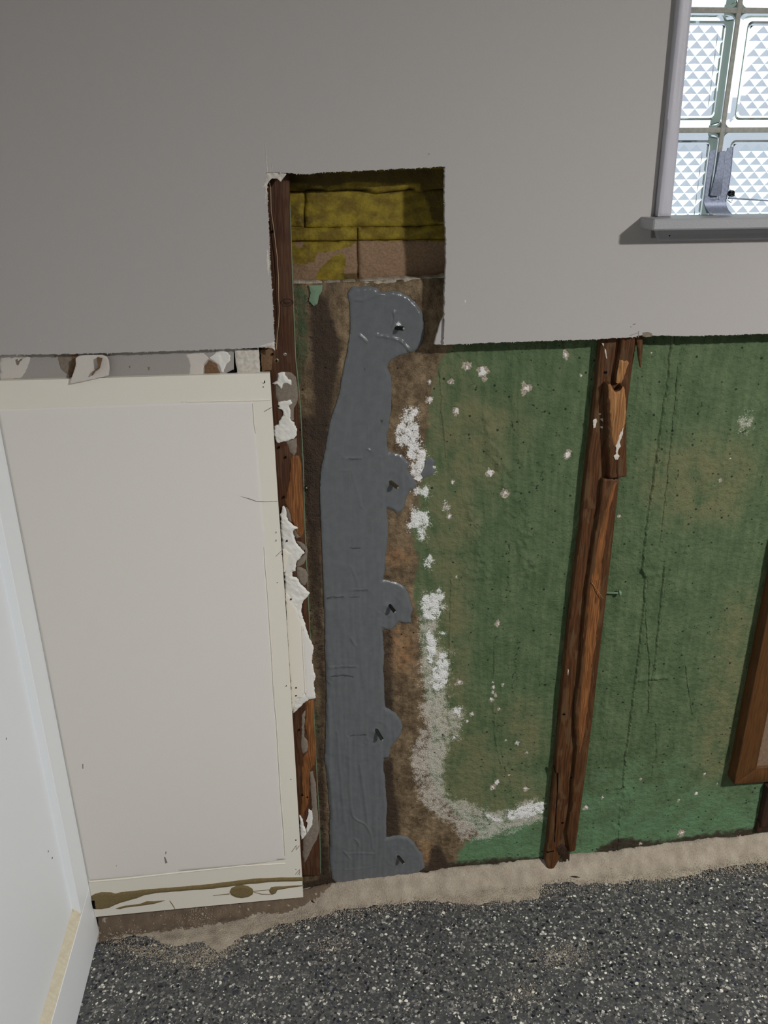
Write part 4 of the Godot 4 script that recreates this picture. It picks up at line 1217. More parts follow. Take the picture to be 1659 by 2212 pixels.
# ---------------------------------------------------------------- furring strips
func plank(p: PackedVector2Array, z0: float, thick: float, seed_: int, cell := 0.004) -> ArrayMesh:
	var n := noise(seed_, 60.0, 3)
	return sheet(p, z0, cell, func(x, y, d): return thick * (0.88 + 0.12 * smoothstep(0.0, 0.004, d)) + 0.0005 * n.get_noise_2d(x * 4.0, y * 0.15) * smoothstep(0.0, 0.004, d), 0.0) if thick <= 0.0 else sheet(p, z0 + thick, cell, func(x, y, d): return -0.12 * thick * (1.0 - smoothstep(0.0, 0.004, d)) + 0.0005 * n.get_noise_2d(x * 4.0, y * 0.15) * smoothstep(0.0, 0.004, d), thick)

func splinter(p: PackedVector2Array, z0: float, z1: float, seed_: int, tilt := Vector2.ZERO) -> ArrayMesh:
	var n := noise(seed_, 130.0, 2)
	var c := p[0]
	return sheet(p, z1, 0.0025, func(x, y, d): return 0.0014 * n.get_noise_2d(x * 3.0, y * 0.12) + tilt.x * (x - c.x) + tilt.y * (y - c.y) - 0.0025 * (1.0 - smoothstep(0.0, 0.003, d)), z1 - z0)

func screw_head(at: Array, r: float, mat: Material, parent: Node3D, called: String, z: float) -> void:
	var c := Vector2(at[0], at[1])
	var o := put(called, sheet(flat_ring(c, r, 16), z, r / 5.0, func(x, y, d): return 0.0012 * smoothstep(0.0, r * 0.4, d), 0.002), mat, parent)
	var st := SurfaceTool.new()
	st.begin(Mesh.PRIMITIVE_TRIANGLES)
	box_into(st, Vector3(c.x - r * 0.55, c.y - r * 0.13, z), Vector3(c.x + r * 0.55, c.y + r * 0.13, z + 0.0016))
	box_into(st, Vector3(c.x - r * 0.13, c.y - r * 0.55, z), Vector3(c.x + r * 0.13, c.y + r * 0.55, z + 0.0016))
	put("slot", st.commit(), M.hole, o)

func left_strip() -> void:
	var t := thing("furring_strip", "dark brown furring strip beside the white panel, with split orange wood and glue patches", "furring strip")
	var p := poly([-0.0085, 1.7028, -0.0081, 1.6729, -0.0118, 1.4865, -0.0133, 1.3542, -0.0123, 1.2493, -0.0119, 1.0615, -0.0111, 0.8444, -0.0099, 0.6096, -0.0109, 0.4539, -0.0097, 0.2595, -0.0132, 0.1047, -0.0705, 0.111, -0.0741, 1.4226, -0.0598, 1.7032])
	put("plank", plank(p, Z_CON, 0.022, 5), M.wood_dark, t)
	put("split_face", splinter(rough(poly([-0.0298, 1.1714, -0.0253, 1.1731, -0.0146, 1.1736, -0.0125, 1.1617, -0.0113, 1.1474, -0.0109, 1.1064, -0.0115, 1.0622, -0.0113, 1.0245, -0.0159, 1.0044, -0.0225, 1.0009, -0.031, 1.0179, -0.0366, 1.0434, -0.0424, 1.0637, -0.0468, 1.075, -0.0442, 1.0909, -0.0402, 1.1078, -0.0353, 1.1245, -0.036, 1.1365, -0.0325, 1.1483, -0.0326, 1.1602]), 0.006, 0.0006, 3), -0.027, -0.0225, 31), M.wood_fresh, t)
	put("split_face", splinter(rough(poly([-0.0247, 0.6121, -0.01, 0.6141, -0.0104, 0.5495, -0.0117, 0.4695, -0.0137, 0.439, -0.023, 0.426, -0.0281, 0.4022, -0.0275, 0.3706, -0.0319, 0.3318, -0.0484, 0.2882, -0.0536, 0.2978, -0.0486, 0.3334, -0.0452, 0.3722, -0.0408, 0.4585, -0.0277, 0.4777, -0.0275, 0.5145, -0.0305, 0.5576]), 0.006, 0.0006, 4), -0.027, -0.0225, 32), M.wood_fresh, t)
	var rim := []
	for v in poly([-0.0099, 1.6679, -0.0107, 1.5705, -0.012, 1.4866, -0.0129, 1.3542]) + poly([-0.0112, 1.3318, -0.0084, 1.2743, -0.0081, 1.1588, -0.0109, 1.0241]) + poly([-0.0105, 0.5553, -0.0108, 0.4686, -0.0095, 0.2595, -0.0126, 0.1114]):
		rim.append(Vector3(v.x + 0.0004, v.y, Z_FUR - 0.003))
	put("painted_edge", tube(rim, [0.0009], 6), M.nail_green, t)
	var ad := noise(121, 50.0, 3)
	var glue := func(x: float, y: float, d: float) -> float: return 0.0022 * smoothstep(-0.001, 0.006, d) + 0.0008 * ad.get_noise_2d(x, y)
	for q in [[-0.0515, 1.3117, -0.0483, 1.3313, -0.0349, 1.3348, -0.0211, 1.333, -0.0136, 1.3247, -0.0123, 1.3083, -0.0117, 1.2839, -0.0147, 1.275, -0.0201, 1.2662, -0.0212, 1.2437, -0.0291, 1.2383, -0.0373, 1.2488, -0.0429, 1.2648, -0.0488, 1.2762, -0.0529, 1.2941],
			[-0.038, 1.2018, -0.0174, 1.208, -0.0187, 1.1812, -0.0246, 1.1725, -0.031, 1.1794], [-0.0472, 1.0685, -0.0366, 1.066, -0.0348, 1.053, -0.0343, 1.035, -0.0415, 1.0371, -0.0466, 1.0449],
			[-0.0336, 1.0203, -0.0235, 1.0198, -0.0196, 1.0056, -0.0179, 1.0017, -0.0284, 0.9991, -0.0334, 1.0063], [-0.0287, 0.9933, -0.0206, 0.9921, -0.0117, 0.9846, -0.0093, 0.9742, -0.0193, 0.9708], [-0.0121, 0.9756, -0.0085, 0.9819, -0.0072, 0.9702, -0.0088, 0.9546, -0.0159, 0.9424, -0.0231, 0.9376, -0.0307, 0.9362, -0.0297, 0.9474, -0.0222, 0.9567, -0.013, 0.964],
			[-0.0302, 0.9361, -0.0208, 0.9364, -0.0122, 0.9285, -0.008, 0.9163, -0.01, 0.9031, -0.0157, 0.8927, -0.0215, 0.8938, -0.0282, 0.9028, -0.0308, 0.9137], [-0.0369, 0.5752, -0.0282, 0.5922, -0.0264, 0.6033, -0.0305, 0.5584, -0.0334, 0.5158, -0.0272, 0.5086, -0.0263, 0.4918, -0.0286, 0.4769, -0.0389, 0.471, -0.042, 0.4932, -0.0391, 0.5262],
			[-0.0255, 0.4195, -0.0176, 0.4222, -0.0162, 0.402, -0.0135, 0.3877, -0.0127, 0.3345, -0.0119, 0.28, -0.0102, 0.2504, -0.017, 0.2212, -0.0263, 0.2034, -0.0392, 0.1705, -0.0481, 0.1515, -0.053, 0.172, -0.0502, 0.2096, -0.046, 0.2466, -0.0336, 0.2712, -0.024, 0.3176, -0.0258, 0.3713]]:
		put("glue_patch", sheet(rough(poly(q), 0.006, 0.0008, 5), Z_FUR, 0.0025, glue, 0.001), M.paper_grey, t)
	put("paper_scrap", sheet(rough(poly([-0.0326, 0.3157, -0.025, 0.3085, -0.0242, 0.2858, -0.0261, 0.2677, -0.0327, 0.2573, -0.0384, 0.2449, -0.04, 0.2543, -0.0362, 0.276, -0.0403, 0.2801, -0.0339, 0.2977]), 0.003, 0.0008, 5), Z_FUR + 0.002, 0.0015, func(x, y, d): return 0.001 + 0.1 * d, 0.001), M.plaster, t)
	put("paper_scrap", sheet(rough(poly([-0.0753, 1.3765, -0.0562, 1.3784, -0.0525, 1.3708, -0.0577, 1.3387, -0.0745, 1.3366]), 0.003, 0.0008, 6), Z_FUR, 0.002, func(x, y, d): return 0.0008 + 0.1 * d, 0.001), M.paper_brown, t)
	screw_head([-0.0473, 1.3558], 0.0048, M.screw, t, "screw", Z_FUR)
	screw_head([-0.0313, 1.3672], 0.0030, M.bright_screw, t, "screw", Z_FUR)
	put("knot", sheet(flat_ring(poly([-0.0226, 1.4591])[0], 0.011, 18, 0.62, 0.08, 3), Z_FUR - 0.0006, 0.0015, func(x, y, d): return 0.0014 * absf(1.0 - d / 0.0025), 0.0005), M.wood_post, t)
	for q in [[-0.0538, 1.3684], [-0.0518, 1.1912], [-0.0407, 1.1708], [-0.0486, 1.0894], [-0.0448, 0.3571], [-0.0339, 0.3508], [-0.0462, 1.629], [-0.0414, 1.579], [-0.044, 0.5383]]:
		put("nail_hole", sheet(flat_ring(Vector2(q[0], q[1]), 0.0018, 9, 1.3, 0.25, 4), Z_FUR, 0.0008, func(x, y, d): return 0.0038 - 0.3 * d, 0.001), M.hole, t)

	# the torn remains of the board that was glued to the strip
	var torn := noise(131, 45.0, 4)
	var flake := noise(132, 260.0, 3)
	var gyp := func(x: float, y: float, d: float) -> float: return 0.0045 * smoothstep(-0.0012, 0.0016, d) + 0.0024 * torn.get_noise_2d(x, y) * smoothstep(0.0, 0.004, d) + 0.0004 * flake.get_noise_2d(x, y)
	var bits := [
		["small white torn plaster scrap on the brown strip, right of white panel's top corner", [-0.0593, 1.3149, -0.0528, 1.3169, -0.0473, 1.3211, -0.0459, 1.3271, -0.0466, 1.333, -0.0408, 1.3348, -0.0327, 1.3348, -0.0318, 1.3282, -0.0291, 1.3223, -0.0228, 1.3203, -0.022, 1.3104, -0.0296, 1.314, -0.0355, 1.3146, -0.0384, 1.3077, -0.0418, 1.3012, -0.0448, 1.3079, -0.0478, 1.3124, -0.0552, 1.3135]],
		["white torn plaster lump with feathered top on the brown strip, below the top scrap", [-0.0485, 1.2793, -0.0437, 1.2809, -0.0355, 1.2815, -0.0225, 1.2844, -0.0244, 1.2795, -0.0223, 1.2784, -0.0256, 1.2736, -0.0296, 1.2715, -0.0267, 1.2651, -0.027, 1.2538, -0.0286, 1.2471, -0.0263, 1.2413, -0.0203, 1.2388, -0.0181, 1.2308, -0.0161, 1.2227, -0.0181, 1.2124, -0.0218, 1.2079, -0.0308, 1.2048, -0.0397, 1.2017, -0.049, 1.2007, -0.0574, 1.1987, -0.0586, 1.2082, -0.0598, 1.2186, -0.0585, 1.2332, -0.0511, 1.2343, -0.0495, 1.2422, -0.0456, 1.2466, -0.0392, 1.2531, -0.0401, 1.2599, -0.0439, 1.2657, -0.0501, 1.2677, -0.0455, 1.2713, -0.0499, 1.2744]]]
	for b in bits:
		var o := put("plaster_scrap", sheet(rough(poly(b[1]), 0.0024, 0.0014, 6), Z_FUR, 0.002, gyp, 0.001), M.plaster, null)
		tag(o, b[0], "plaster scrap", "torn plaster scraps beside the panel")
	var big := thing("plaster_scrap", "long jagged white remnant of torn plasterboard along the right edge of the white panel", "plaster scrap", "torn plaster scraps beside the panel")
	var edge := rough(poly([-0.0574, 1.055, -0.0538, 1.0623, -0.052, 1.0708, -0.0487, 1.0726, -0.045, 1.0656, -0.0446, 1.0556, -0.0431, 1.0418, -0.0381, 1.0366, -0.0331, 1.0301, -0.0234, 1.024, -0.032, 1.0212, -0.0335, 1.0124, -0.0307, 0.9995, -0.0288, 0.9917, -0.0234, 0.9838, -0.0168, 0.9752, -0.0127, 0.9682, -0.0197, 0.9629, -0.0259, 0.9541, -0.0301, 0.9491, -0.031, 0.94, -0.0334, 0.9296, -0.0394, 0.93, -0.0412, 0.9182, -0.0312, 0.9149, -0.0259, 0.9026, -0.0193, 0.8929, -0.0125, 0.8844, -0.0064, 0.8773, -0.012, 0.869, -0.0207, 0.8605, -0.0246, 0.8539, -0.0257, 0.8403, -0.0246, 0.8265, -0.0211, 0.8124, -0.0179, 0.7982, -0.0145, 0.7811, -0.0109, 0.7681, -0.0069, 0.7579, -0.0041, 0.7477, -0.0067, 0.732, -0.0096, 0.7163, -0.0066, 0.703, -0.006, 0.6882, -0.0027, 0.6762, -0.0068, 0.6617, -0.006, 0.6437, -0.0051, 0.621, -0.015, 0.6187, -0.0253, 0.6143, -0.0318, 0.6094, -0.0358, 0.603, -0.0451, 0.5936, -0.0554, 0.5853, -0.0556, 0.6623, -0.0556, 0.7354, -0.0561, 0.8063, -0.0564, 0.8964, -0.0567, 0.9649]), 0.0028, 0.0013, 6)
	var big_h := func(x: float, y: float, d: float) -> float: return 0.0050 * smoothstep(-0.002, 0.0035, d) + 0.0022 * torn.get_noise_2d(x, y) * smoothstep(0.0, 0.004, d) + 0.0004 * flake.get_noise_2d(x, y)
	put("gypsum_core", sheet(edge, -0.0222, 0.0022, big_h, 0.0), M.plaster, big)
	var face := func(x: float, y: float, d: float) -> float: return 0.0006 + 0.0007 * smoothstep(0.0, 0.003, d)
	put("painted_face", sheet(rough(poly([-0.0556, 0.884, -0.0485, 0.8755, -0.045, 0.8645, -0.039, 0.8519, -0.0342, 0.842, -0.0324, 0.8295, -0.0264, 0.8139, -0.0256, 0.7999, -0.0269, 0.7491, -0.0259, 0.6881, -0.0267, 0.6391, -0.0324, 0.6351, -0.0348, 0.6262, -0.0435, 0.6284, -0.0502, 0.6183, -0.0528, 0.6064, -0.0559, 0.5944, -0.0558, 0.6667, -0.0567, 0.7368, -0.0565, 0.8075]), 0.005, 0.0006, 4), -0.0165, 0.0025, face, 0.002), M.panel, big)
	put("painted_face", sheet(rough(poly([-0.0568, 0.9814, -0.0512, 0.9811, -0.0447, 0.9743, -0.0379, 0.97, -0.044, 0.9652, -0.0486, 0.9524, -0.0518, 0.9343, -0.0563, 0.9293, -0.0568, 0.9555]), 0.005, 0.0008, 5), -0.0168, 0.0025, face, 0.002), M.panel, big)
	put("painted_face", sheet(rough(poly([-0.0241, 0.8012, -0.0205, 0.794, -0.0136, 0.7738, -0.0066, 0.7534, -0.0079, 0.7334, -0.011, 0.7177, -0.0078, 0.6868, -0.0083, 0.6631, -0.0077, 0.6256, -0.0199, 0.6235, -0.0257, 0.6285, -0.0251, 0.6762, -0.0255, 0.7461]), 0.005, 0.0006, 5), -0.0172, 0.0025, face, 0.002), M.panel_field, big)
	put("raised_seam", sheet(poly([-0.0268, 0.8055, -0.0244, 0.8054, -0.025, 0.7461, -0.0247, 0.639, -0.0272, 0.6392, -0.0275, 0.7462]), -0.0165, 0.0012, func(x, y, d): return 0.0016 + 0.4 * d, 0.002), M.panel, big)
	for q in [[-0.0468, 0.9993], [-0.0453, 0.8686], [-0.0452, 0.6546], [-0.0462, 0.6346]]:
		put("screw_hole", sheet(flat_ring(Vector2(q[0], q[1]), 0.0015, 10, 1.0, 0.2, 3), -0.0166, 0.0006, func(x, y, d): return 0.003 - 0.2 * d, 0.001), M.hole, big)
	var low := put("plaster_scrap", sheet(rough(poly([-0.0547, 0.2987, -0.0509, 0.2958, -0.047, 0.2834, -0.0459, 0.2679, -0.0415, 0.2527, -0.0402, 0.2433, -0.0482, 0.2292, -0.0536, 0.2242, -0.0552, 0.2504]), 0.003, 0.0008, 6), Z_FUR, 0.002, gyp, 0.001), M.plaster, null)
	tag(low, "small white torn plaster scrap at the bottom of the brown strip by the panel", "plaster scrap", "torn plaster scraps beside the panel")
	# a stray thread of mesh tape down the strip
	var pts := []
	for v in poly([-0.0421, 1.6594, -0.0405, 1.6494, -0.0416, 1.613, -0.0399, 1.5945, -0.0377, 1.5674, -0.0357, 1.5377, -0.0354, 1.5033, -0.037, 1.4661, -0.0372, 1.4461, -0.04, 1.4214, -0.0441, 1.3964, -0.0463, 1.378]):
		pts.append(Vector3(v.x, v.y, -0.0185))
	tag(put("thread", tube(pts, [0.0006], 6), M.thread, null), "thin pale loose thread hanging down the brown strip at the left of the brick opening", "thread")

func middle_strip() -> void:
	var t := thing("furring_strip", "upright reddish brown furring strip nailed to the green wall, split open with a splintered block", "furring strip")
	var p := poly([0.5579, 1.4069, 0.5581, 1.3777, 0.5573, 1.2929, 0.5558, 1.2008, 0.5534, 1.1143, 0.5526, 0.9827, 0.5489, 0.8761, 0.5459, 0.741, 0.5448, 0.5852, 0.5447, 0.4317, 0.5437, 0.2822, 0.5428, 0.153, 0.5402, 0.0907, 0.5466, 0.0657, 0.5634, 0.0608, 0.5732, 0.0871, 0.5819, 0.1103, 0.613, 0.116, 0.6167, 0.2611, 0.6192, 0.3851, 0.6213, 0.529, 0.6212, 0.665, 0.622, 0.8049, 0.6227, 0.9474, 0.6224, 1.0815, 0.6224, 1.1792, 0.6225, 1.2635, 0.6236, 1.3267, 0.6263, 1.375, 0.6246, 1.4052])
	put("plank", plank(p, Z_CON, 0.022, 9), M.wood_strip, t)
	var upper := put("split_piece", splinter(rough(poly([0.5896, 1.3946, 0.5909, 1.3802, 0.5911, 1.3596, 0.5907, 1.3359, 0.5896, 1.3143, 0.5889, 1.2979, 0.5941, 1.2953, 0.6007, 1.297, 0.6044, 1.3042, 0.607, 1.3186, 0.6103, 1.3329, 0.616, 1.3411, 0.6189, 1.3541, 0.6188, 1.3799, 0.6177, 1.3939]), 0.006, 0.0005, 3), Z_FUR, -0.013, 41), M.wood_strip, t)
	put("fresh_break", splinter(rough(poly([0.5919, 1.342, 0.6079, 1.3399, 0.6104, 1.335, 0.6067, 1.3177, 0.6039, 1.305, 0.6003, 1.2978, 0.5936, 1.2961, 0.5889, 1.2986, 0.5897, 1.3146, 0.5909, 1.3313]), 0.005, 0.0005, 3), -0.0135, -0.0112, 42), M.wood_pale, upper)
	var block := put("splintered_block", splinter(rough(poly([0.5698, 1.2974, 0.577, 1.2986, 0.5796, 1.2922, 0.5848, 1.2848, 0.5906, 1.2809, 0.5974, 1.2863, 0.6005, 1.2935, 0.6042, 1.2914, 0.6066, 1.2804, 0.6093, 1.2717, 0.6121, 1.2569, 0.6196, 1.1913, 0.6288, 1.1094, 0.6266, 1.1082, 0.6145, 1.1066, 0.6059, 1.1059, 0.5949, 1.1056, 0.589, 1.1513, 0.5838, 1.1927, 0.5782, 1.2282, 0.5745, 1.2582]), 0.008, 0.0005, 4), Z_FUR, -0.0055, 43), M.wood_strip, t)
	put("fresh_break", splinter(rough(poly([0.571, 1.2962, 0.5763, 1.2974, 0.5802, 1.2905, 0.5871, 1.2823, 0.5956, 1.2835, 0.6003, 1.2918, 0.6037, 1.2903, 0.606, 1.2799, 0.6089, 1.2696, 0.6126, 1.2423, 0.6136, 1.2197, 0.6111, 1.2084, 0.6068, 1.1947, 0.6021, 1.1769, 0.5962, 1.1708, 0.5907, 1.1851, 0.5843, 1.2183, 0.578, 1.2559, 0.5743, 1.2756]), 0.004, 0.0007, 5), -0.007, -0.0035, 44), M.wood_pale, block)
	put("paint_smear", sheet(rough(poly([0.6107, 1.2117, 0.6103, 1.1996, 0.6071, 1.187, 0.6056, 1.1819, 0.6086, 1.1728, 0.6047, 1.1665, 0.604, 1.1588, 0.6086, 1.1534, 0.6059, 1.1463, 0.6008, 1.146, 0.5965, 1.1534, 0.6002, 1.1564, 0.6004, 1.1693, 0.5978, 1.1745, 0.6013, 1.1847, 0.6015, 1.1974, 0.6064, 1.2048]), 0.003, 0.0007, 5), -0.0055, 0.0015, func(x, y, d): return 0.0016 + 0.2 * d, 0.001), M.gypsum_edge, block)
	put("groove", slab(poly([0.6045, 1.1445, 0.6071, 1.1444, 0.6097, 1.1194, 0.6126, 1.1065, 0.6101, 1.1061, 0.6071, 1.1195]), -0.008, -0.0042), M.wood_post, block)
	put("hanging_splinter", splinter(poly([0.6182, 1.3939, 0.6214, 1.3787, 0.6254, 1.361, 0.6301, 1.3407, 0.6356, 1.3235, 0.6359, 1.3369, 0.6357, 1.3512, 0.6343, 1.3678, 0.6307, 1.3936]), -0.02, -0.0125, 45), M.wood_strip, t)
	var lower := put("split_piece", splinter(rough(poly([0.5833, 1.1021, 0.6011, 1.1033, 0.6167, 1.0996, 0.6161, 1.0417, 0.6146, 0.9328, 0.6147, 0.8327, 0.6146, 0.7094, 0.6148, 0.5516, 0.6133, 0.4031, 0.6109, 0.2664, 0.6099, 0.1322, 0.5949, 0.1308, 0.5843, 0.1905, 0.5887, 0.2755, 0.5862, 0.3585, 0.5872, 0.4384, 0.5778, 0.4976, 0.574, 0.5673, 0.5772, 0.6527, 0.5741, 0.7927, 0.5741, 0.8595, 0.5771, 0.9242, 0.5809, 0.9975, 0.5847, 1.0483]), 0.012, 0.0005, 5), Z_FUR, -0.0125, 46), M.wood_strip, t)
	put("fresh_break", splinter(rough(poly([0.6016, 1.0859, 0.609, 1.0974, 0.6148, 1.0961, 0.6042, 1.0326, 0.6022, 0.9551, 0.6006, 0.8912, 0.6063, 0.7912, 0.6039, 0.6872, 0.6025, 0.5658, 0.6009, 0.4642, 0.5946, 0.4122, 0.5839, 0.4978, 0.5801, 0.5676, 0.581, 0.665, 0.5778, 0.793, 0.5777, 0.8598, 0.5816, 0.9245, 0.5874, 0.9976, 0.5954, 1.0431]), 0.008, 0.0006, 5), -0.0145, -0.0113, 47), M.wood_fresh, lower)
	put("sliver", tube([Vector3(poly([0.5799, 0.8733])[0].x, poly([0.5799, 0.8733])[0].y, -0.010), Vector3(poly([0.6063, 0.8367])[0].x, poly([0.6063, 0.8367])[0].y, -0.004)], [0.0012, 0.0006], 6), M.wood_pale, lower)
	# rot, cracks and old nails
	for q in [[0.5482, 0.3655, 0.5525, 0.3639, 0.5552, 0.31, 0.5569, 0.2305, 0.5599, 0.153, 0.5577, 0.1533, 0.5548, 0.2307, 0.553, 0.3102], [0.5381, 0.3842, 0.5406, 0.3839, 0.5468, 0.3656, 0.5447, 0.365], [0.5411, 0.1226, 0.5589, 0.1263, 0.5599, 0.1234, 0.542, 0.1197]]:
		put("crack", slab(rough(poly(q), 0.01, 0.0006, 3), -0.03, -0.0244), M.hole, t)
	for q in [[0.5525, 0.5309], [0.5741, 0.2118], [0.5861, 0.348], [0.5774, 0.5538], [0.5716, 1.3154]]:
		put("nail_hole", sheet(flat_ring(Vector2(q[0], q[1]), 0.003, 10, 0.8, 0.3, 5), Z_FUR, 0.001, func(x, y, d): return 0.0012 - 0.2 * d, 0.001), M.hole, t)
	for q in [[0.5558, 1.2218, 0.5618, 1.2249, 0.564, 1.2202, 0.5622, 1.2076, 0.5578, 1.2057], [0.5694, 1.2238, 0.5751, 1.2249, 0.5763, 1.2172, 0.5735, 1.2199], [0.5716, 1.2093, 0.5767, 1.2083, 0.5766, 1.2045, 0.5724, 1.2057], [0.5587, 1.3718, 0.5627, 1.3706, 0.5619, 1.3647], [0.5646, 1.3611, 0.5672, 1.3598, 0.5718, 1.343, 0.5699, 1.3419, 0.5667, 1.3527], [0.5659, 1.234, 0.5711, 1.2346, 0.5698, 1.2321], [0.5514, 0.652, 0.5535, 0.65, 0.5541, 0.6348, 0.5523, 0.6368]]:
		put("paint_fleck", sheet(rough(poly(q), 0.002, 0.0006, 4), Z_FUR, 0.001, func(x, y, d): return 0.0006 + 0.2 * d, 0.001), M.gypsum_edge, t)
	put("rotten_foot", sheet(rough(poly([0.5616, 0.1353, 0.577, 0.1476, 0.5876, 0.1373, 0.5949, 0.1504, 0.6001, 0.1173, 0.6006, 0.0843, 0.5958, 0.099, 0.5917, 0.0853, 0.5834, 0.0886, 0.5799, 0.1101, 0.5727, 0.1085]), 0.005, 0.001, 6), Z_FUR, 0.002, func(x, y, d): return 0.003 * smoothstep(0.0, 0.006, d) + 0.001 * sin(x * 900.0) * sin(y * 700.0), 0.002), M.wood_post, t)

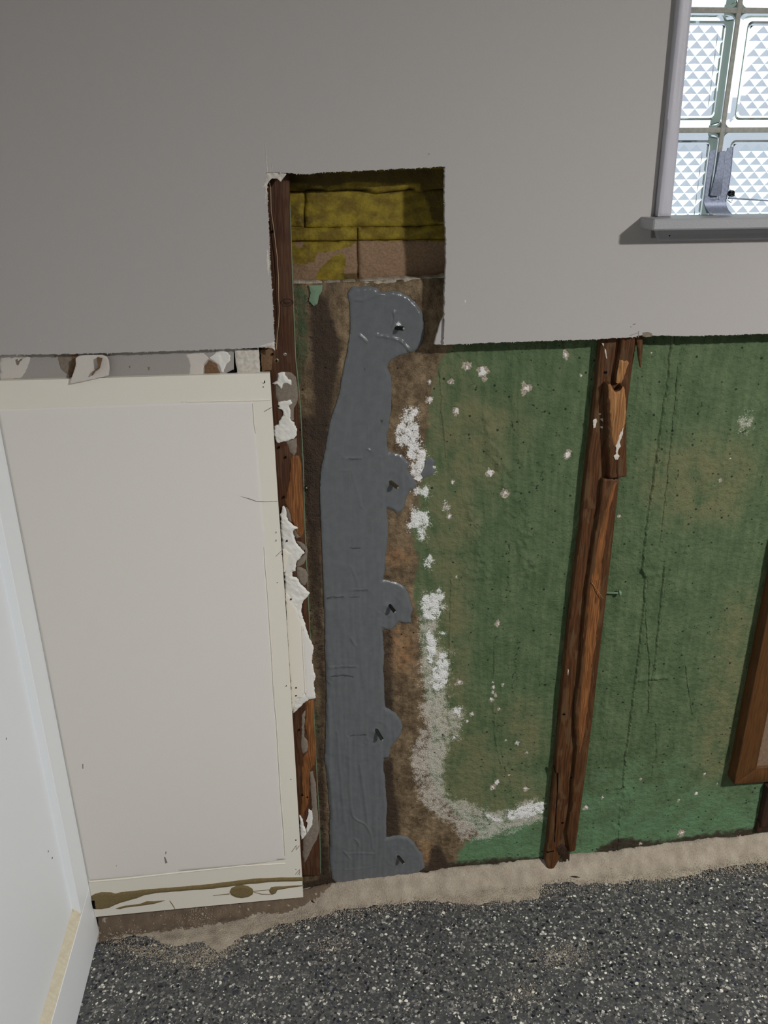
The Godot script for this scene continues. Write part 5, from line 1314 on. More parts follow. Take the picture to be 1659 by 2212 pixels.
# ---------------------------------------------------------------- sealant strip and its rods
func sealant() -> void:
	var p := poly([0.0857, 1.4695, 0.0892, 1.4751, 0.0947, 1.4817, 0.1067, 1.4801, 0.1229, 1.4818, 0.139, 1.4781, 0.1432, 1.4728, 0.1552, 1.4701, 0.1669, 1.4735, 0.1832, 1.4686, 0.1996, 1.46, 0.2091, 1.4509, 0.2163, 1.4409, 0.223, 1.4287, 0.227, 1.4122, 0.2263, 1.3934, 0.2205, 1.3722])
	for q in [[0.2248, 1.3817, 0.2157, 1.3667, 0.2004, 1.3595, 0.1785, 1.3535, 0.1664, 1.3473, 0.1587, 1.3398, 0.1569, 1.331, 0.1625, 1.3197, 0.1662, 1.3016, 0.165, 1.2721, 0.1639, 1.2538, 0.1615, 1.2354, 0.1592, 1.2167, 0.1548, 1.198, 0.1556, 1.179, 0.1592, 1.1639, 0.1693, 1.164, 0.1831, 1.1598, 0.1924, 1.1498, 0.2005, 1.1409, 0.1961, 1.1289, 0.2006, 1.1188, 0.2089, 1.1061, 0.2164, 1.0971, 0.209, 1.0861, 0.202, 1.0827, 0.1938, 1.0693, 0.1922, 1.0567, 0.188, 1.0442, 0.1757, 1.0333, 0.1679, 1.0421, 0.154, 1.0483],
			[0.1548, 1.0348, 0.1571, 1.0089, 0.1565, 0.9829, 0.1532, 0.9514, 0.1509, 0.9301, 0.1498, 0.9059, 0.1453, 0.8871, 0.1565, 0.8843, 0.1736, 0.8786, 0.1904, 0.8679, 0.1988, 0.8508, 0.2034, 0.8309, 0.2085, 0.8136, 0.2041, 0.7969, 0.2052, 0.7796, 0.1937, 0.7789, 0.1786, 0.7836, 0.169, 0.7719, 0.161, 0.7638, 0.1434, 0.7698, 0.1457, 0.7342, 0.147, 0.6987, 0.1447, 0.669, 0.1465, 0.6324],
			[0.1467, 0.5943, 0.1481, 0.568, 0.1602, 0.5588, 0.174, 0.5461, 0.1845, 0.5252, 0.1873, 0.5081, 0.1823, 0.4882, 0.1711, 0.4703, 0.1604, 0.4557, 0.1583, 0.4386, 0.1541, 0.425, 0.1442, 0.4252, 0.1431, 0.3979, 0.1469, 0.3692, 0.1479, 0.3367, 0.1511, 0.2889, 0.1488, 0.2445, 0.1488, 0.1875, 0.1648, 0.1924, 0.1826, 0.1917, 0.2005, 0.1842, 0.2155, 0.1672, 0.2277, 0.1425, 0.2369, 0.1278, 0.2402, 0.1037, 0.2441, 0.0834, 0.2284, 0.0691, 0.1979, 0.0603, 0.1675, 0.0556, 0.1371, 0.053, 0.1067, 0.0523, 0.0765, 0.0529, 0.0463, 0.0546, 0.0224, 0.0597, 0.0144, 0.0726, 0.0118, 0.1047, 0.0101, 0.1441, 0.0131, 0.1824, 0.0126, 0.2205, 0.0161, 0.2762, 0.0144, 0.313, 0.0139, 0.3492, 0.0112, 0.3957, 0.0084, 0.4378, 0.011, 0.472, 0.0149, 0.5389, 0.0182, 0.6042],
			[0.0189, 0.6237, 0.0194, 0.654, 0.0194, 0.7136, 0.0209, 0.7716, 0.0211, 0.8282, 0.0216, 0.8834, 0.0218, 0.924, 0.022, 0.9638, 0.0215, 1.0158],
			[0.021, 1.0522, 0.0219, 1.0773, 0.0237, 1.1143, 0.0272, 1.1434, 0.0324, 1.16, 0.0378, 1.186, 0.0421, 1.2094, 0.0473, 1.2325, 0.0557, 1.2576, 0.0641, 1.2801, 0.0694, 1.3047, 0.0754, 1.3356, 0.0826, 1.3617, 0.0864, 1.3854],
			[0.0832, 1.3665, 0.0875, 1.39, 0.0892, 1.4133, 0.0891, 1.4364, 0.0877, 1.457]]:
		p.append_array(poly(q))
	p = rough(p, 0.005, 0.0007, 12)
	var t := thing("sealant_strip", "wet-looking grey waterproof sealant trowelled in a long upright strip down the concrete", "sealant")
	var big := noise(141, 12.0, 3)
	var drag := noise(142, 38.0, 3)
	var rip := noise(143, 50.0, 3)
	# trowel ridges: where they run, how high, how wide
	var ridges := []
	for q in [[[0.0411, 0.5101, 0.0418, 0.4349, 0.0456, 0.3463, 0.0489, 0.273, 0.0489, 0.2507], 0.0020], [[0.0642, 0.4946, 0.0647, 0.3979, 0.0655, 0.3081, 0.069, 0.2673, 0.0774, 0.2553, 0.0947, 0.2424, 0.1033, 0.2302, 0.1117, 0.2066, 0.1156, 0.1601], 0.0022], [[0.0891, 0.4168, 0.0963, 0.3415, 0.1012, 0.2863, 0.1034, 0.2377], 0.0016], [[0.0257, 0.5874, 0.0195, 0.4368, 0.0207, 0.2941], 0.0012],
			[[0.046, 0.1597, 0.0547, 0.151, 0.0784, 0.1516, 0.1169, 0.1444], 0.0016], [[0.0488, 0.1555, 0.0602, 0.1349, 0.0566, 0.1077], 0.0018], [[0.0445, 0.1012, 0.0714, 0.1002, 0.1074, 0.1022, 0.1194, 0.1049], 0.0014], [[0.0733, 0.1953, 0.0819, 0.1829, 0.0832, 0.1713], 0.002],
			[[0.0936, 1.2654, 0.0838, 1.2242, 0.0738, 1.1846, 0.0686, 1.1585], 0.0020], [[0.1188, 1.2346, 0.1159, 1.1948, 0.1145, 1.1758, 0.1236, 1.1707], 0.002], [[0.0743, 1.1564, 0.1051, 1.1551], 0.0016], [[0.0634, 1.1321, 0.0851, 1.1324], 0.0014], [[0.1552, 1.3087, 0.1471, 1.2636, 0.1422, 1.2174], 0.0014], [[0.0885, 1.1261, 0.0904, 1.1089, 0.099, 1.0737, 0.1033, 1.0533], 0.0024], [[0.1417, 1.1579, 0.146, 1.1212, 0.1444, 1.0589], 0.0018],
			[[0.0794, 0.9234, 0.0896, 0.8958, 0.0952, 0.8681], 0.0018], [[0.0793, 0.8677, 0.1135, 0.8656], 0.0015], [[0.029, 0.8528, 0.0631, 0.8535], 0.0014], [[0.0756, 0.7535, 0.0852, 0.7325], 0.0018], [[0.0284, 0.6819, 0.0588, 0.6812, 0.0866, 0.6792], 0.0016], [[0.1036, 0.9328, 0.1041, 0.8895, 0.1025, 0.8677], 0.0012], [[0.0222, 0.6478, 0.0297, 0.6411, 0.0259, 0.6047], 0.0015],
			[[0.0982, 1.4591, 0.1132, 1.4576, 0.1296, 1.4641, 0.1552, 1.4703], 0.0028], [[0.1382, 1.3934, 0.1619, 1.3892, 0.1809, 1.3828, 0.1953, 1.3681, 0.2002, 1.3596], 0.0030], [[0.1051, 1.3954, 0.1144, 1.3869, 0.1179, 1.3821], 0.0028], [[0.168, 1.4369, 0.1726, 1.4229, 0.1667, 1.4067, 0.1643, 1.3927], 0.0032]]:
		var pl := poly(q[0])
		var lo := pl[0]
		var hi := pl[0]
		for v in pl:
			lo = lo.min(v)
			hi = hi.max(v)
		ridges.append([pl, q[1], lo - Vector2(0.005, 0.005), hi + Vector2(0.005, 0.005)])
	var ports := poly([0.1752, 1.4074, 0.1594, 1.0997, 0.1553, 0.8267, 0.1265, 0.5055, 0.1745, 0.1276])
	var h := func(x: float, y: float, d: float) -> float:
		var v := 0.0034 * smoothstep(-0.0012, 0.006, d)
		var inn := smoothstep(0.0, 0.006, d)
		v += inn * (0.0009 * big.get_noise_2d(x, y) + 0.0015 * drag.get_noise_2d(x * 2.2, y * 0.16) + 0.0004 * rip.get_noise_2d(x, y))
		var at := Vector2(x, y)
		for r in ridges:
			if x > r[2].x and x < r[3].x and y > r[2].y and y < r[3].y:
				var best := 1e9
				var pl: PackedVector2Array = r[0]
				for i in pl.size() - 1:
					best = minf(best, Geometry2D.get_closest_point_to_segment(at, pl[i], pl[i + 1]).distance_to(at))
				v += r[1] * (1.0 - smoothstep(0.0, 0.0042, best)) * inn
		for c in ports:
			var q: float = at.distance_to(c)
			if q < 0.06:
				v += inn * (0.0035 * (1.0 - smoothstep(0.0, 0.016, q)) + 0.00025 * sin(q * 520.0) * (1.0 - smoothstep(0.02, 0.06, q)))
		return v
	put("trowelled_coat", sheet(p, Z_CON + 0.001, 0.0026, h, 0.006, 3), M.sealant, t)
	# smears beside the second lobe and at the foot
	put("smear", sheet(rough(poly([0.2318, 1.1469, 0.241, 1.1514, 0.2504, 1.1437, 0.246, 1.1292, 0.252, 1.1215, 0.2416, 1.1121, 0.2276, 1.1077, 0.2228, 1.1179, 0.2296, 1.1299]), 0.004, 0.0012, 3), Z_CON + 0.001, 0.002, func(x, y, d): return 0.0012 * smoothstep(0.0, 0.004, d) + 0.0006 * rip.get_noise_2d(x * 3.0, y), 0.002), M.sealant, t)
	# dark drag marks where the coat was pulled thin
	for q in [[0.0269, 0.8498, 0.029, 0.8552, 0.0388, 0.856, 0.0533, 0.8538, 0.0631, 0.8546, 0.063, 0.8523, 0.0508, 0.852, 0.0387, 0.8533], [0.0309, 0.6821, 0.0485, 0.6817, 0.0587, 0.6831, 0.0738, 0.6808, 0.0853, 0.6812, 0.0852, 0.6794, 0.0713, 0.6792, 0.0561, 0.6809], [0.0246, 0.6604, 0.0378, 0.6606, 0.0556, 0.6617, 0.0784, 0.6565, 0.0796, 0.6509, 0.0758, 0.6542, 0.053, 0.6589, 0.0326, 0.6574], [0.0778, 0.967, 0.0849, 0.964, 0.104, 0.964, 0.0992, 0.9622, 0.0848, 0.9613, 0.0796, 0.9637], [0.0756, 0.8698, 0.0926, 0.8677, 0.1141, 0.8675, 0.1141, 0.8658, 0.0926, 0.8666], [0.0752, 0.8524, 0.096, 0.8512, 0.0959, 0.8495, 0.0764, 0.8504], [0.0669, 0.4987, 0.0849, 0.4995, 0.1042, 0.4996, 0.1042, 0.4956, 0.0848, 0.4978, 0.0682, 0.4959], [0.0742, 1.158, 0.089, 1.156, 0.1049, 1.1563, 0.1049, 1.1551, 0.0889, 1.1545], [0.1114, 1.3394, 0.1156, 1.3305, 0.114, 1.3283], [0.1422, 1.2332, 0.1485, 1.2329, 0.1466, 1.2202, 0.1444, 1.2273], [0.144, 0.431, 0.1533, 0.432, 0.1539, 0.4274, 0.1448, 0.4275]]:
		var a := poly(q)
		var c := a[0]
		put("drag_mark", sheet(rough(a, 0.002, 0.0006, 5), Z_CON + 0.001, 0.0012, func(x, y, d): return h.call(x, y, 0.02) + 0.0002, 0.0), M.drag, t)
	# the rod ends left in the sealant
	var rods := [
		[[0.1704, 1.406, 0.1846, 1.4084], 0.0042, M.rod, "short black rod end poking out of the topmost grey sealant lobe, under the yellow brick"],
		[[0.1596, 1.1053, 0.1742, 1.0988], 0.0042, M.rust_rod, "rusty threaded rod end in the second sealant lobe, beside the white salt crust"],
		[[0.1565, 0.8294, 0.1682, 0.8209], 0.0040, M.rod, "slanting black rod end in the middle lobe of the grey sealant strip"],
		[[0.1249, 0.5135, 0.1394, 0.4958], 0.0042, M.rod, "stubby black rod end in the lobe second from the floor on the grey sealant"],
		[[0.1737, 0.1332, 0.1884, 0.1258], 0.0038, M.rod, "small black rod end in the lowest sealant lobe, just above the floor"]]
	for q in rods:
		var a := Vector3(q[0][0], q[0][1], Z_CON + 0.001)
		var b := Vector3(q[0][2], q[0][3], Z_CON + 0.024)
		var o := thing("rod_end", q[3], "rod", "rod ends in the sealant strip")
		o.position = a
		var rad: float = q[1]
		var pts := []
		var rr := []
		for i in 15:
			pts.append((b - a) * i / 14.0)
			rr.append(rad * (1.0 if i % 2 else 0.86) * (0.8 if i == 14 else 1.0))
		put("threaded_shank", tube(pts, rr, 14), q[2], o)
		put("rim", tube([(b - a) * 0.97, (b - a) * 1.03], [rad * 0.62, rad * 0.5], 12), M.bright_screw, o)

# ---------------------------------------------------------------- window
func block_mesh(s: float, depth: float) -> ArrayMesh:
	var st := SurfaceTool.new()
	st.begin(Mesh.PRIMITIVE_TRIANGLES)
	var tri := func(a: Vector3, b: Vector3, c: Vector3, out: Vector3):
		var p := [a, b, c]
		var n := (b - a).cross(c - a)
		if n.dot(out) > 0:
			p = [a, c, b]
		else:
			n = -n
		st.set_normal((-n if n.dot(out) < 0 else n).normalized())
		for v in p:
			st.add_vertex(v)
	var h := s / 2.0
	var ring := func(half: float, z: float, r: float) -> Array:
		var o := []
		for k in 24:
			var quad := k / 6
			var cx: float = [1, -1, -1, 1][quad] * (half - r)
			var cy: float = [1, 1, -1, -1][quad] * (half - r)
			var a := quad * PI / 2 + (k % 6) / 5.0 * PI / 2
			o.append(Vector3(cx + cos(a) * r, cy + sin(a) * r, z))
		return o
	# profile from the back round to the patterned field on the front
	var rings := [ring.call(h - 0.004, -depth, 0.01), ring.call(h, -depth + 0.004, 0.011), ring.call(h, -0.005, 0.011), ring.call(h - 0.004, -0.001, 0.010), ring.call(h - 0.012, 0.0, 0.009), ring.call(h - 0.0155, -0.003, 0.008), ring.call(h - 0.0185, -0.0015, 0.007)]
	for i in rings.size() - 1:
		for k in 24:
			var a: Vector3 = rings[i][k]
			var b: Vector3 = rings[i][(k + 1) % 24]
			var c: Vector3 = rings[i + 1][(k + 1) % 24]
			var d: Vector3 = rings[i + 1][k]
			var out := Vector3(a.x + b.x, a.y + b.y, 0).normalized() * 0.02 + Vector3(0, 0, 0.01 if i > 1 else 0.0)
			tri.call(a, b, c, out)
			tri.call(a, c, d, out)
	for k in 24:
		tri.call(Vector3(0, 0, -depth), rings[0][k], rings[0][(k + 1) % 24], Vector3.FORWARD)
	# the field: pyramids on a lattice turned by 45 degrees
	var f := h - 0.0185
	var n := 6
	var a := f * 2.0 / n
	var z0 := -0.0015
	var pk := 0.0034
	for j in range(0, 2 * n + 1):
		for i in range(0, 2 * n + 1):
			if (i + j) % 2 == 0:
				continue
			var c := Vector2(-f + i * a / 2.0, -f + j * a / 2.0)
			var corner := [c + Vector2(a / 2, 0), c + Vector2(0, a / 2), c - Vector2(a / 2, 0), c - Vector2(0, a / 2)]
			var rim := i == 0 or j == 0 or i == 2 * n or j == 2 * n
			for k in 4:
				var p: Vector2 = corner[k]
				var q: Vector2 = corner[(k + 1) % 4]
				if absf(p.x) > f + 1e-5 or absf(p.y) > f + 1e-5 or absf(q.x) > f + 1e-5 or absf(q.y) > f + 1e-5:
					continue
				tri.call(Vector3(c.x, c.y, z0 + (0.0 if rim else pk)), Vector3(p.x, p.y, z0), Vector3(q.x, q.y, z0), Vector3.BACK)
	# corners between the round rim and the square field
	var last: Array = rings[rings.size() - 1]
	for quad in 4:
		var cx: float = [1, -1, -1, 1][quad] * f
		var cy: float = [1, 1, -1, -1][quad] * f
		for m in 5:
			tri.call(Vector3(cx, cy, z0), last[quad * 6 + m], last[quad * 6 + m + 1], Vector3.BACK)
	return st.commit()

func window() -> void:
	var w := structure("window_1")
	var bl := block_mesh(0.1725, 0.078)
	var xs := [0.562, 0.742, 0.922, 1.102]
	var ys := [1.554, 1.7339, 1.9138, 2.0937, 2.2736]
	var coat := SurfaceTool.new()
	coat.begin(Mesh.PRIMITIVE_TRIANGLES)
	var he := 0.1725 / 2.0
	box_into(coat, Vector3(-he + 0.0006, -he + 0.010, -0.072), Vector3(-he + 0.0012, he - 0.010, -0.007))
	box_into(coat, Vector3(he - 0.0012, -he + 0.010, -0.072), Vector3(he - 0.0006, he - 0.010, -0.007))
	box_into(coat, Vector3(-he + 0.010, -he + 0.0006, -0.072), Vector3(he - 0.010, -he + 0.0012, -0.007))
	box_into(coat, Vector3(-he + 0.010, he - 0.0012, -0.072), Vector3(he - 0.010, he - 0.0006, -0.007))
	var coat_mesh := coat.commit()
	var coat_paint := plain(Color(0.93, 0.97, 0.94), 0.9, 0.2)
	for i in 3:
		for j in 4:
			var o := put("glass_block", bl, M.glass, w)
			put("white_edge_coat", coat_mesh, coat_paint, o)
			o.position = Vector3((xs[i] + xs[i + 1]) / 2.0, (ys[j] + ys[j + 1]) / 2.0, -0.03)
	var g := SurfaceTool.new()
	g.begin(Mesh.PRIMITIVE_TRIANGLES)
	for x in xs:
		box_into(g, Vector3(x - 0.0042, ys[0] - 0.01, -0.10), Vector3(x + 0.0042, ys[4] + 0.01, -0.0335), 0.001)
	for y in ys:
		for i in 3:
			box_into(g, Vector3(xs[i] + 0.0042, y - 0.0042, -0.10), Vector3(xs[i + 1] - 0.0042, y + 0.0042, -0.0335), 0.001)
	put("mortar_grid", g.commit(), M.mortar, w)
	var fr := SurfaceTool.new()
	fr.begin(Mesh.PRIMITIVE_TRIANGLES)
	# liner of the opening
	box_into(fr, Vector3(0.62, 1.56, -0.03), Vector3(0.634, 2.30, 0.0))
	put("jamb_liner", fr.commit(), M.trim, w)
	var jb := poly([0.6177, 1.9205, 0.6233, 1.5977, 0.6466, 1.5974, 0.6389, 1.9207])
	var up := (jb[0] - jb[1]) * 1.35
	var up2 := (jb[3] - jb[2]) * 1.35
	put("casing", plank(PackedVector2Array([jb[1] - Vector2(0, 0.001), jb[2] - Vector2(0, 0.001), jb[2] + up2, jb[1] + up]), -0.002, 0.0175, 3, 0.003), M.trim, w)
	# stool and apron
	put("window_sill", box(Vector3(0.5967, 1.578, -0.034), Vector3(1.35, 1.5962, 0.062), 0.0025), M.sill, w)
	var ap := [Vector2(0.0, 1.5795), Vector2(0.0, 1.5555), Vector2(0.010, 1.5555), Vector2(0.0135, 1.559), Vector2(0.0150, 1.5665), Vector2(0.0185, 1.573), Vector2(0.0195, 1.5795)]
	var at := SurfaceTool.new()
	at.begin(Mesh.PRIMITIVE_TRIANGLES)
	var x0 := 0.622
	for i in ap.size():
		var a: Vector2 = ap[i]
		var b: Vector2 = ap[(i + 1) % ap.size()]
		var nn := Vector3(0, a.x - b.x, b.y - a.y).normalized()
		if nn.dot(Vector3(0, (a.y + b.y) / 2 - 1.569, (a.x + b.x) / 2 - 0.006)) < 0:
			nn = -nn
		var v := []
		for e in [[a, 0], [a, 1], [b, 1], [b, 0]]:
			v.append(Vector3(x0 + (1.5795 - e[0].y) * 0.42 if e[1] == 0 else 1.33, e[0].y, e[0].x))
		facing(at, v[0], v[1], v[2], nn)
		facing(at, v[0], v[2], v[3], nn)
	for i in range(1, ap.size() - 1):
		var v := []
		for e in [ap[0], ap[i], ap[i + 1]]:
			v.append(Vector3(x0 + (1.5795 - e.y) * 0.42, e.y, e.x))
		facing(at, v[0], v[1], v[2], Vector3(-1, -0.3, 0).normalized())
	var apron := put("apron", at.commit(), M.sill, w)
	put("nail_hole", sheet(flat_ring(poly([0.6477, 1.5651])[0], 0.0012, 8), 0.0145, 0.0005, func(x, y, d): return 0.0012, 0.0005), M.hole, apron)

func bracket() -> void:
	var t := thing("metal_clip", "bent galvanised steel spring clip with slotted tongue standing on the window sill", "clip")
	var z := 0.0
	var top := 1.5962
	var lean := func(x: float, y: float, d: float) -> float: return 0.012 * (1.0 - smoothstep(0.0, 0.028, y - top)) * (1.0 - smoothstep(0.0, 0.028, y - top))
	var p := poly([0.7081, 1.7008, 0.7128, 1.7017, 0.7175, 1.7024, 0.7178, 1.6916, 0.7181, 1.6805, 0.7176, 1.6656, 0.7182, 1.643, 0.7185, 1.6221, 0.7285, 1.6216, 0.7384, 1.6219, 0.7375, 1.6428, 0.7365, 1.6654, 0.735, 1.6853, 0.7342, 1.6994, 0.7384, 1.7015, 0.7386, 1.7052, 0.7439, 1.7063, 0.7486, 1.707, 0.7497, 1.6877, 0.751, 1.6666, 0.7509, 1.6452, 0.7499, 1.6237, 0.7499, 1.6147, 0.7535, 1.6044, 0.7592, 1.5985, 0.7442, 1.598, 0.7298, 1.5993, 0.7171, 1.6007, 0.7128, 1.6087, 0.7093, 1.6178, 0.7088, 1.6356, 0.7083, 1.6557, 0.7077, 1.6781])
	put("slotted_plate", sheet(p, z, 0.0012, lean, 0.0011), M.galv, t)
	put("tongue", sheet(poly([0.722, 1.6991, 0.7263, 1.7001, 0.7311, 1.701, 0.7316, 1.6912, 0.7297, 1.6976, 0.732, 1.6976, 0.7331, 1.6853, 0.7338, 1.6655, 0.7349, 1.6455, 0.7355, 1.6291, 0.7262, 1.6287, 0.7169, 1.6298, 0.7181, 1.6407, 0.7193, 1.6557, 0.7205, 1.6706, 0.7214, 1.6854]), z + 0.003, 0.0012, func(x, y, d): return 0.004 * smoothstep(1.62, 1.66, y), 0.0011), M.galv, t)
	put("fold", sheet(poly([0.7188, 1.6296, 0.7374, 1.6289, 0.7382, 1.6219, 0.7185, 1.6221]), z - 0.003, 0.0012, func(x, y, d): return 0.0, 0.0011), M.galv, t)
	# folded right flange
	var fl := SurfaceTool.new()
	fl.begin(Mesh.PRIMITIVE_TRIANGLES)
	var e := poly([0.7486, 1.707, 0.7497, 1.6877, 0.751, 1.6666, 0.7509, 1.6452, 0.7499, 1.6237])
	for i in e.size() - 1:
		var a := Vector3(e[i].x, e[i].y, z + 0.0004)
		var b := Vector3(e[i + 1].x, e[i + 1].y, z + 0.0004)
		var n := Vector3(-(b - a).y, (b - a).x, 0).normalized()
		for s in [0.0, -0.0011]:
			for v in [a, b, b + Vector3(0.0015, 0, -0.012), a, b + Vector3(0.0015, 0, -0.012), a + Vector3(0.0015, 0, -0.012)]:
				fl.add_vertex(v + n * s)
	fl.generate_normals()
	put("flange", fl.commit(), M.galv, t)
	var c3 := poly([0.7562, 1.6326])[0]
	var coil := []
	for i in 60:
		var a := i / 60.0 * TAU * 4.0
		coil.append(Vector3(c3.x + cos(a) * 0.0034, c3.y + sin(a) * 0.0042, z - 0.004 + i * 0.00018))
	put("spring", tube(coil, [0.0014], 6), M.black, t)
	var r := poly([0.7508, 1.6251, 0.824, 1.6202])
	put("wire_arm", tube([Vector3(r[0].x, r[0].y, 0.004), Vector3(r[1].x, r[1].y, 0.004), Vector3(r[1].x + 0.1, r[1].y - 0.002, 0.004)], [0.0013], 8), M.galv, t)
	put("wire_loop", tube([Vector3(c3.x - 0.002, c3.y - 0.004, 0.002), Vector3(c3.x - 0.006, c3.y - 0.011, 0.003), Vector3(c3.x + 0.001, c3.y - 0.015, 0.004), Vector3(c3.x + 0.002, c3.y - 0.010, 0.004)], [0.0008], 6), M.black, t)

# ---------------------------------------------------------------- the wooden frame at the edge of the picture, the post under it, small things
func frame_and_post() -> void:
	var t := thing("wooden_frame", "brown stained wooden frame round a dull brown panel, on the green wall above floor", "frame")
	var c := poly([0.9857, 0.3])[0]
	var i := poly([1.0337, 0.344])[0]
	var top := 1.02
	var right := 1.62
	var z := -0.01
	var mit := i - c
	var member := func(o1: Vector2, o2: Vector2, i2: Vector2, i1: Vector2, called: String):
		put(called, sheet(PackedVector2Array([o1, o2, i2, i1]), z, 0.005, func(x, y, d): return -0.010 * (1.0 - smoothstep(0.0, 0.016, d)) * 0.35 + 0.0, 0.036), M.wood_frame, t)
	member.call(c, Vector2(c.x, top), Vector2(i.x, top - mit.y), i, "side_rail")
	member.call(Vector2(right, c.y), c, i, Vector2(right - mit.x, i.y), "bottom_rail")
	member.call(Vector2(c.x, top), Vector2(right, top), Vector2(right - mit.x, top - mit.y), Vector2(i.x, top - mit.y), "top_rail")
	member.call(Vector2(right, top), Vector2(right, c.y), Vector2(right - mit.x, i.y), Vector2(right - mit.x, top - mit.y), "side_rail")
	put("inner_panel", box(Vector3(i.x - 0.01, i.y - 0.01, -0.044), Vector3(right - mit.x + 0.01, top - mit.y + 0.01, -0.022)), M.frame_panel, t)
	var b := thing("post", "short dark wooden post standing on the floor under the wooden frame", "post")
	var e := poly([1.0847, 0.2694, 1.088, 0.1432])
	put("timber", plank(rough(PackedVector2Array([e[1], Vector2(e[1].x + 0.06, e[1].y - 0.004), Vector2(e[0].x + 0.075, e[0].y), e[0]]), 0.02, 0.001, 3), Z_CON, 0.022, 8), M.wood_post, b)
	put("shim", plank(PackedVector2Array([Vector2(e[1].x - 0.004, e[1].y - 0.02), Vector2(e[1].x + 0.08, e[1].y - 0.024), Vector2(e[1].x + 0.08, e[1].y + 0.004), Vector2(e[1].x - 0.002, e[1].y + 0.012)]), Z_CON, 0.016, 8), M.wood_post, b)

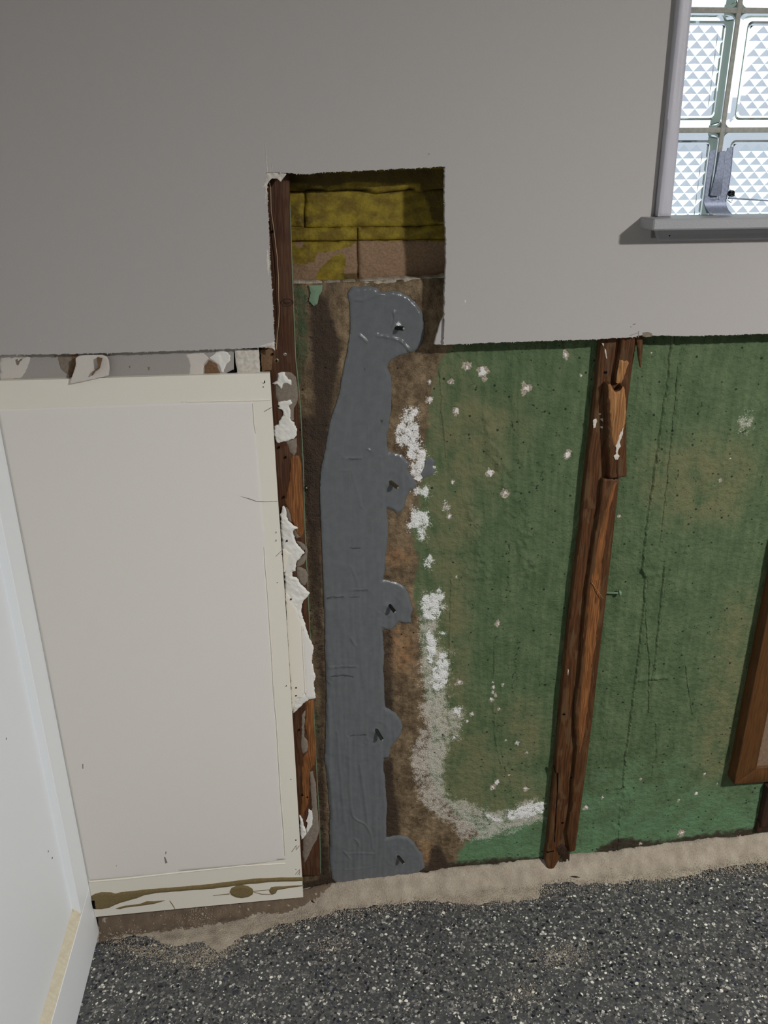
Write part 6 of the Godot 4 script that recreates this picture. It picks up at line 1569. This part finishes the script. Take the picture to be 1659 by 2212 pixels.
func small_things() -> void:
	var n := thing("nail", "bent nail painted over green, sticking out of the wall right of the split strip", "nail")
	var a := poly([0.6262, 0.826, 0.6386, 0.8294, 0.653, 0.83])
	n.position = Vector3(a[0].x, a[0].y, Z_CON)
	var o := n.position
	put("shank", tube([Vector3.ZERO, Vector3(a[1].x, a[1].y, -0.038) - o, Vector3(a[2].x, a[2].y, -0.036) - o], [0.0024, 0.0022, 0.0022], 8), M.nail_green, n)
	var hd := Vector3(a[2].x, a[2].y, -0.036) - o
	put("head", tube([hd, hd + Vector3(0.0042, 0.0006, 0.0004)], [0.0062, 0.0062], 14), M.nail_green, n)
	var k := thing("nail", "rusty nail head inside a dark ring, in brown concrete left of the sealant strip", "nail")
	var c := poly([-0.0042, 1.0971])[0]
	var ring := []
	for i in 13:
		var t := i / 12.0 * TAU * 0.93
		ring.append(Vector3(c.x + cos(t) * 0.0042, c.y + sin(t) * 0.0046, Z_CON + 0.002))
	put("ring", tube(ring, [0.0009], 6), M.rod, k)
	put("head", sheet(flat_ring(c, 0.0026, 12), Z_CON + 0.0005, 0.0007, func(x, y, d): return 0.001 + 0.5 * d, 0.001), M.screw, k)
	# sawdust and crumbs swept against the wall: grains beyond counting
	var r := RandomNumberGenerator.new()
	r.seed = 9
	var grain := SphereMesh.new()
	grain.radius = 0.0011
	grain.height = 0.0016
	grain.radial_segments = 5
	grain.rings = 2
	var dust := MultiMesh.new()
	dust.transform_format = MultiMesh.TRANSFORM_3D
	dust.mesh = grain
	var edge := poly([-0.5198, 0.0188, -0.4055, 0.0658, -0.2859, 0.1005, -0.2053, 0.0433, -0.075, 0.0225, 0.0586, 0.0091, 0.216, 0.0095, 0.4255, 0.0391, 0.5594, 0.0093, 0.7858, 0.0274, 0.9781, 0.0187, 1.0966, 0.018])
	var heaps := poly([0.4929, 0.2013, 0.537, 0.1954, -0.2679, 0.0662, -0.287, 0.0882, -0.3867, 0.0498, 0.3997, 0.2793, 0.0101, 0.0984, -0.3075, -0.0101])
	var where := []
	for i in 7000:
		var s := r.randi_range(0, edge.size() - 2)
		var v := edge[s].lerp(edge[s + 1], r.randf())
		where.append(Vector2(v.x + r.randfn(0, 0.01), v.y + r.randfn(0.0, 0.017)))
	for i in 2600:
		var v := heaps[r.randi_range(0, heaps.size() - 1)]
		where.append(v + Vector2(r.randfn(0, 0.035), r.randfn(0, 0.018)))
	dust.instance_count = where.size()
	for i in where.size():
		var q: Vector2 = where[i]
		var z := maxf(q.y, -0.035)
		var y := FALL * (q.x + 0.54) + 0.0006 + 0.003 * smoothstep(0.05, 0.02, z) + 0.040 * pow(smoothstep(0.012, -0.047, z), 2.0)
		var sc := r.randf_range(0.5, 1.3)
		dust.set_instance_transform(i, Transform3D(Basis.from_euler(Vector3(r.randf() * TAU, r.randf() * TAU, 0)).scaled(Vector3(sc, sc * 0.7, sc)), Vector3(q.x, y, z)))
	var mm := MultiMeshInstance3D.new()
	mm.name = "sawdust"
	mm.multimesh = dust
	mm.material_override = plain(tone(140, 130, 115), 0.95, 0.2)
	add_child(mm, true)
	tag(mm, "pale sawdust and plaster crumbs scattered along the foot of the wall", "sawdust")
	mm.set_meta("kind", "stuff")
	# loose crumbs in the corner and chips of wood on the cement
	var crumbs := [[[-0.5444, -0.0354], 0.0052, "small brown mortar crumb nearest the white left wall, in the corner under the panel"], [[-0.5299, -0.0368], 0.0068, "largest brown mortar crumb in the corner, under the left end of the white panel"], [[-0.486, -0.034], 0.0056, "brown mortar crumb lying apart under the white panel, furthest from the corner"]]
	for i in crumbs.size():
		var at: Array = crumbs[i][0]
		var q := put("mortar_crumb", sheet(flat_ring(Vector2.ZERO, crumbs[i][1], 9, 0.75, 0.25, i), 0.0, 0.0012, func(x, y, d): return 0.9 * d, 0.001), M.pebble, null)
		q.position = Vector3(at[0], 0.006 + FALL * (at[0] + 0.54), at[1])
		q.rotation = Vector3(-PI / 2, i * 0.9, 0)
		tag(q, crumbs[i][2], "crumb", "mortar crumbs in the corner")
	var chips := [[[-0.0419, -0.0245, -0.0293, -0.0123], "thin dark wood chip on the cement just past the white panel's lower corner"], [[0.6027, -0.0057, 0.6216, 0.0029], "dark wood splinter lying on the cement right of the split strip's foot"]]
	for q in chips:
		var a3 := Vector3(q[0][0], 0.012 + FALL * (q[0][0] + 0.54), q[0][1])
		var b3 := Vector3(q[0][2], 0.013 + FALL * (q[0][2] + 0.54), q[0][3])
		tag(put("wood_chip", tube([a3, a3.lerp(b3, 0.5) + Vector3(0, 0.001, 0), b3], [0.0008, 0.0017, 0.0005], 6), M.wood_post, null), q[1], "wood chip", "wood chips on the cement")

func _ready() -> void:
	rng.seed = 4
	materials()
	view_and_light()
	room()
	left_wall()
	foundation()
	drywall()
	old_board()
	panel()
	left_strip()
	middle_strip()
	sealant()
	window()
	bracket()
	frame_and_post()
	small_things()
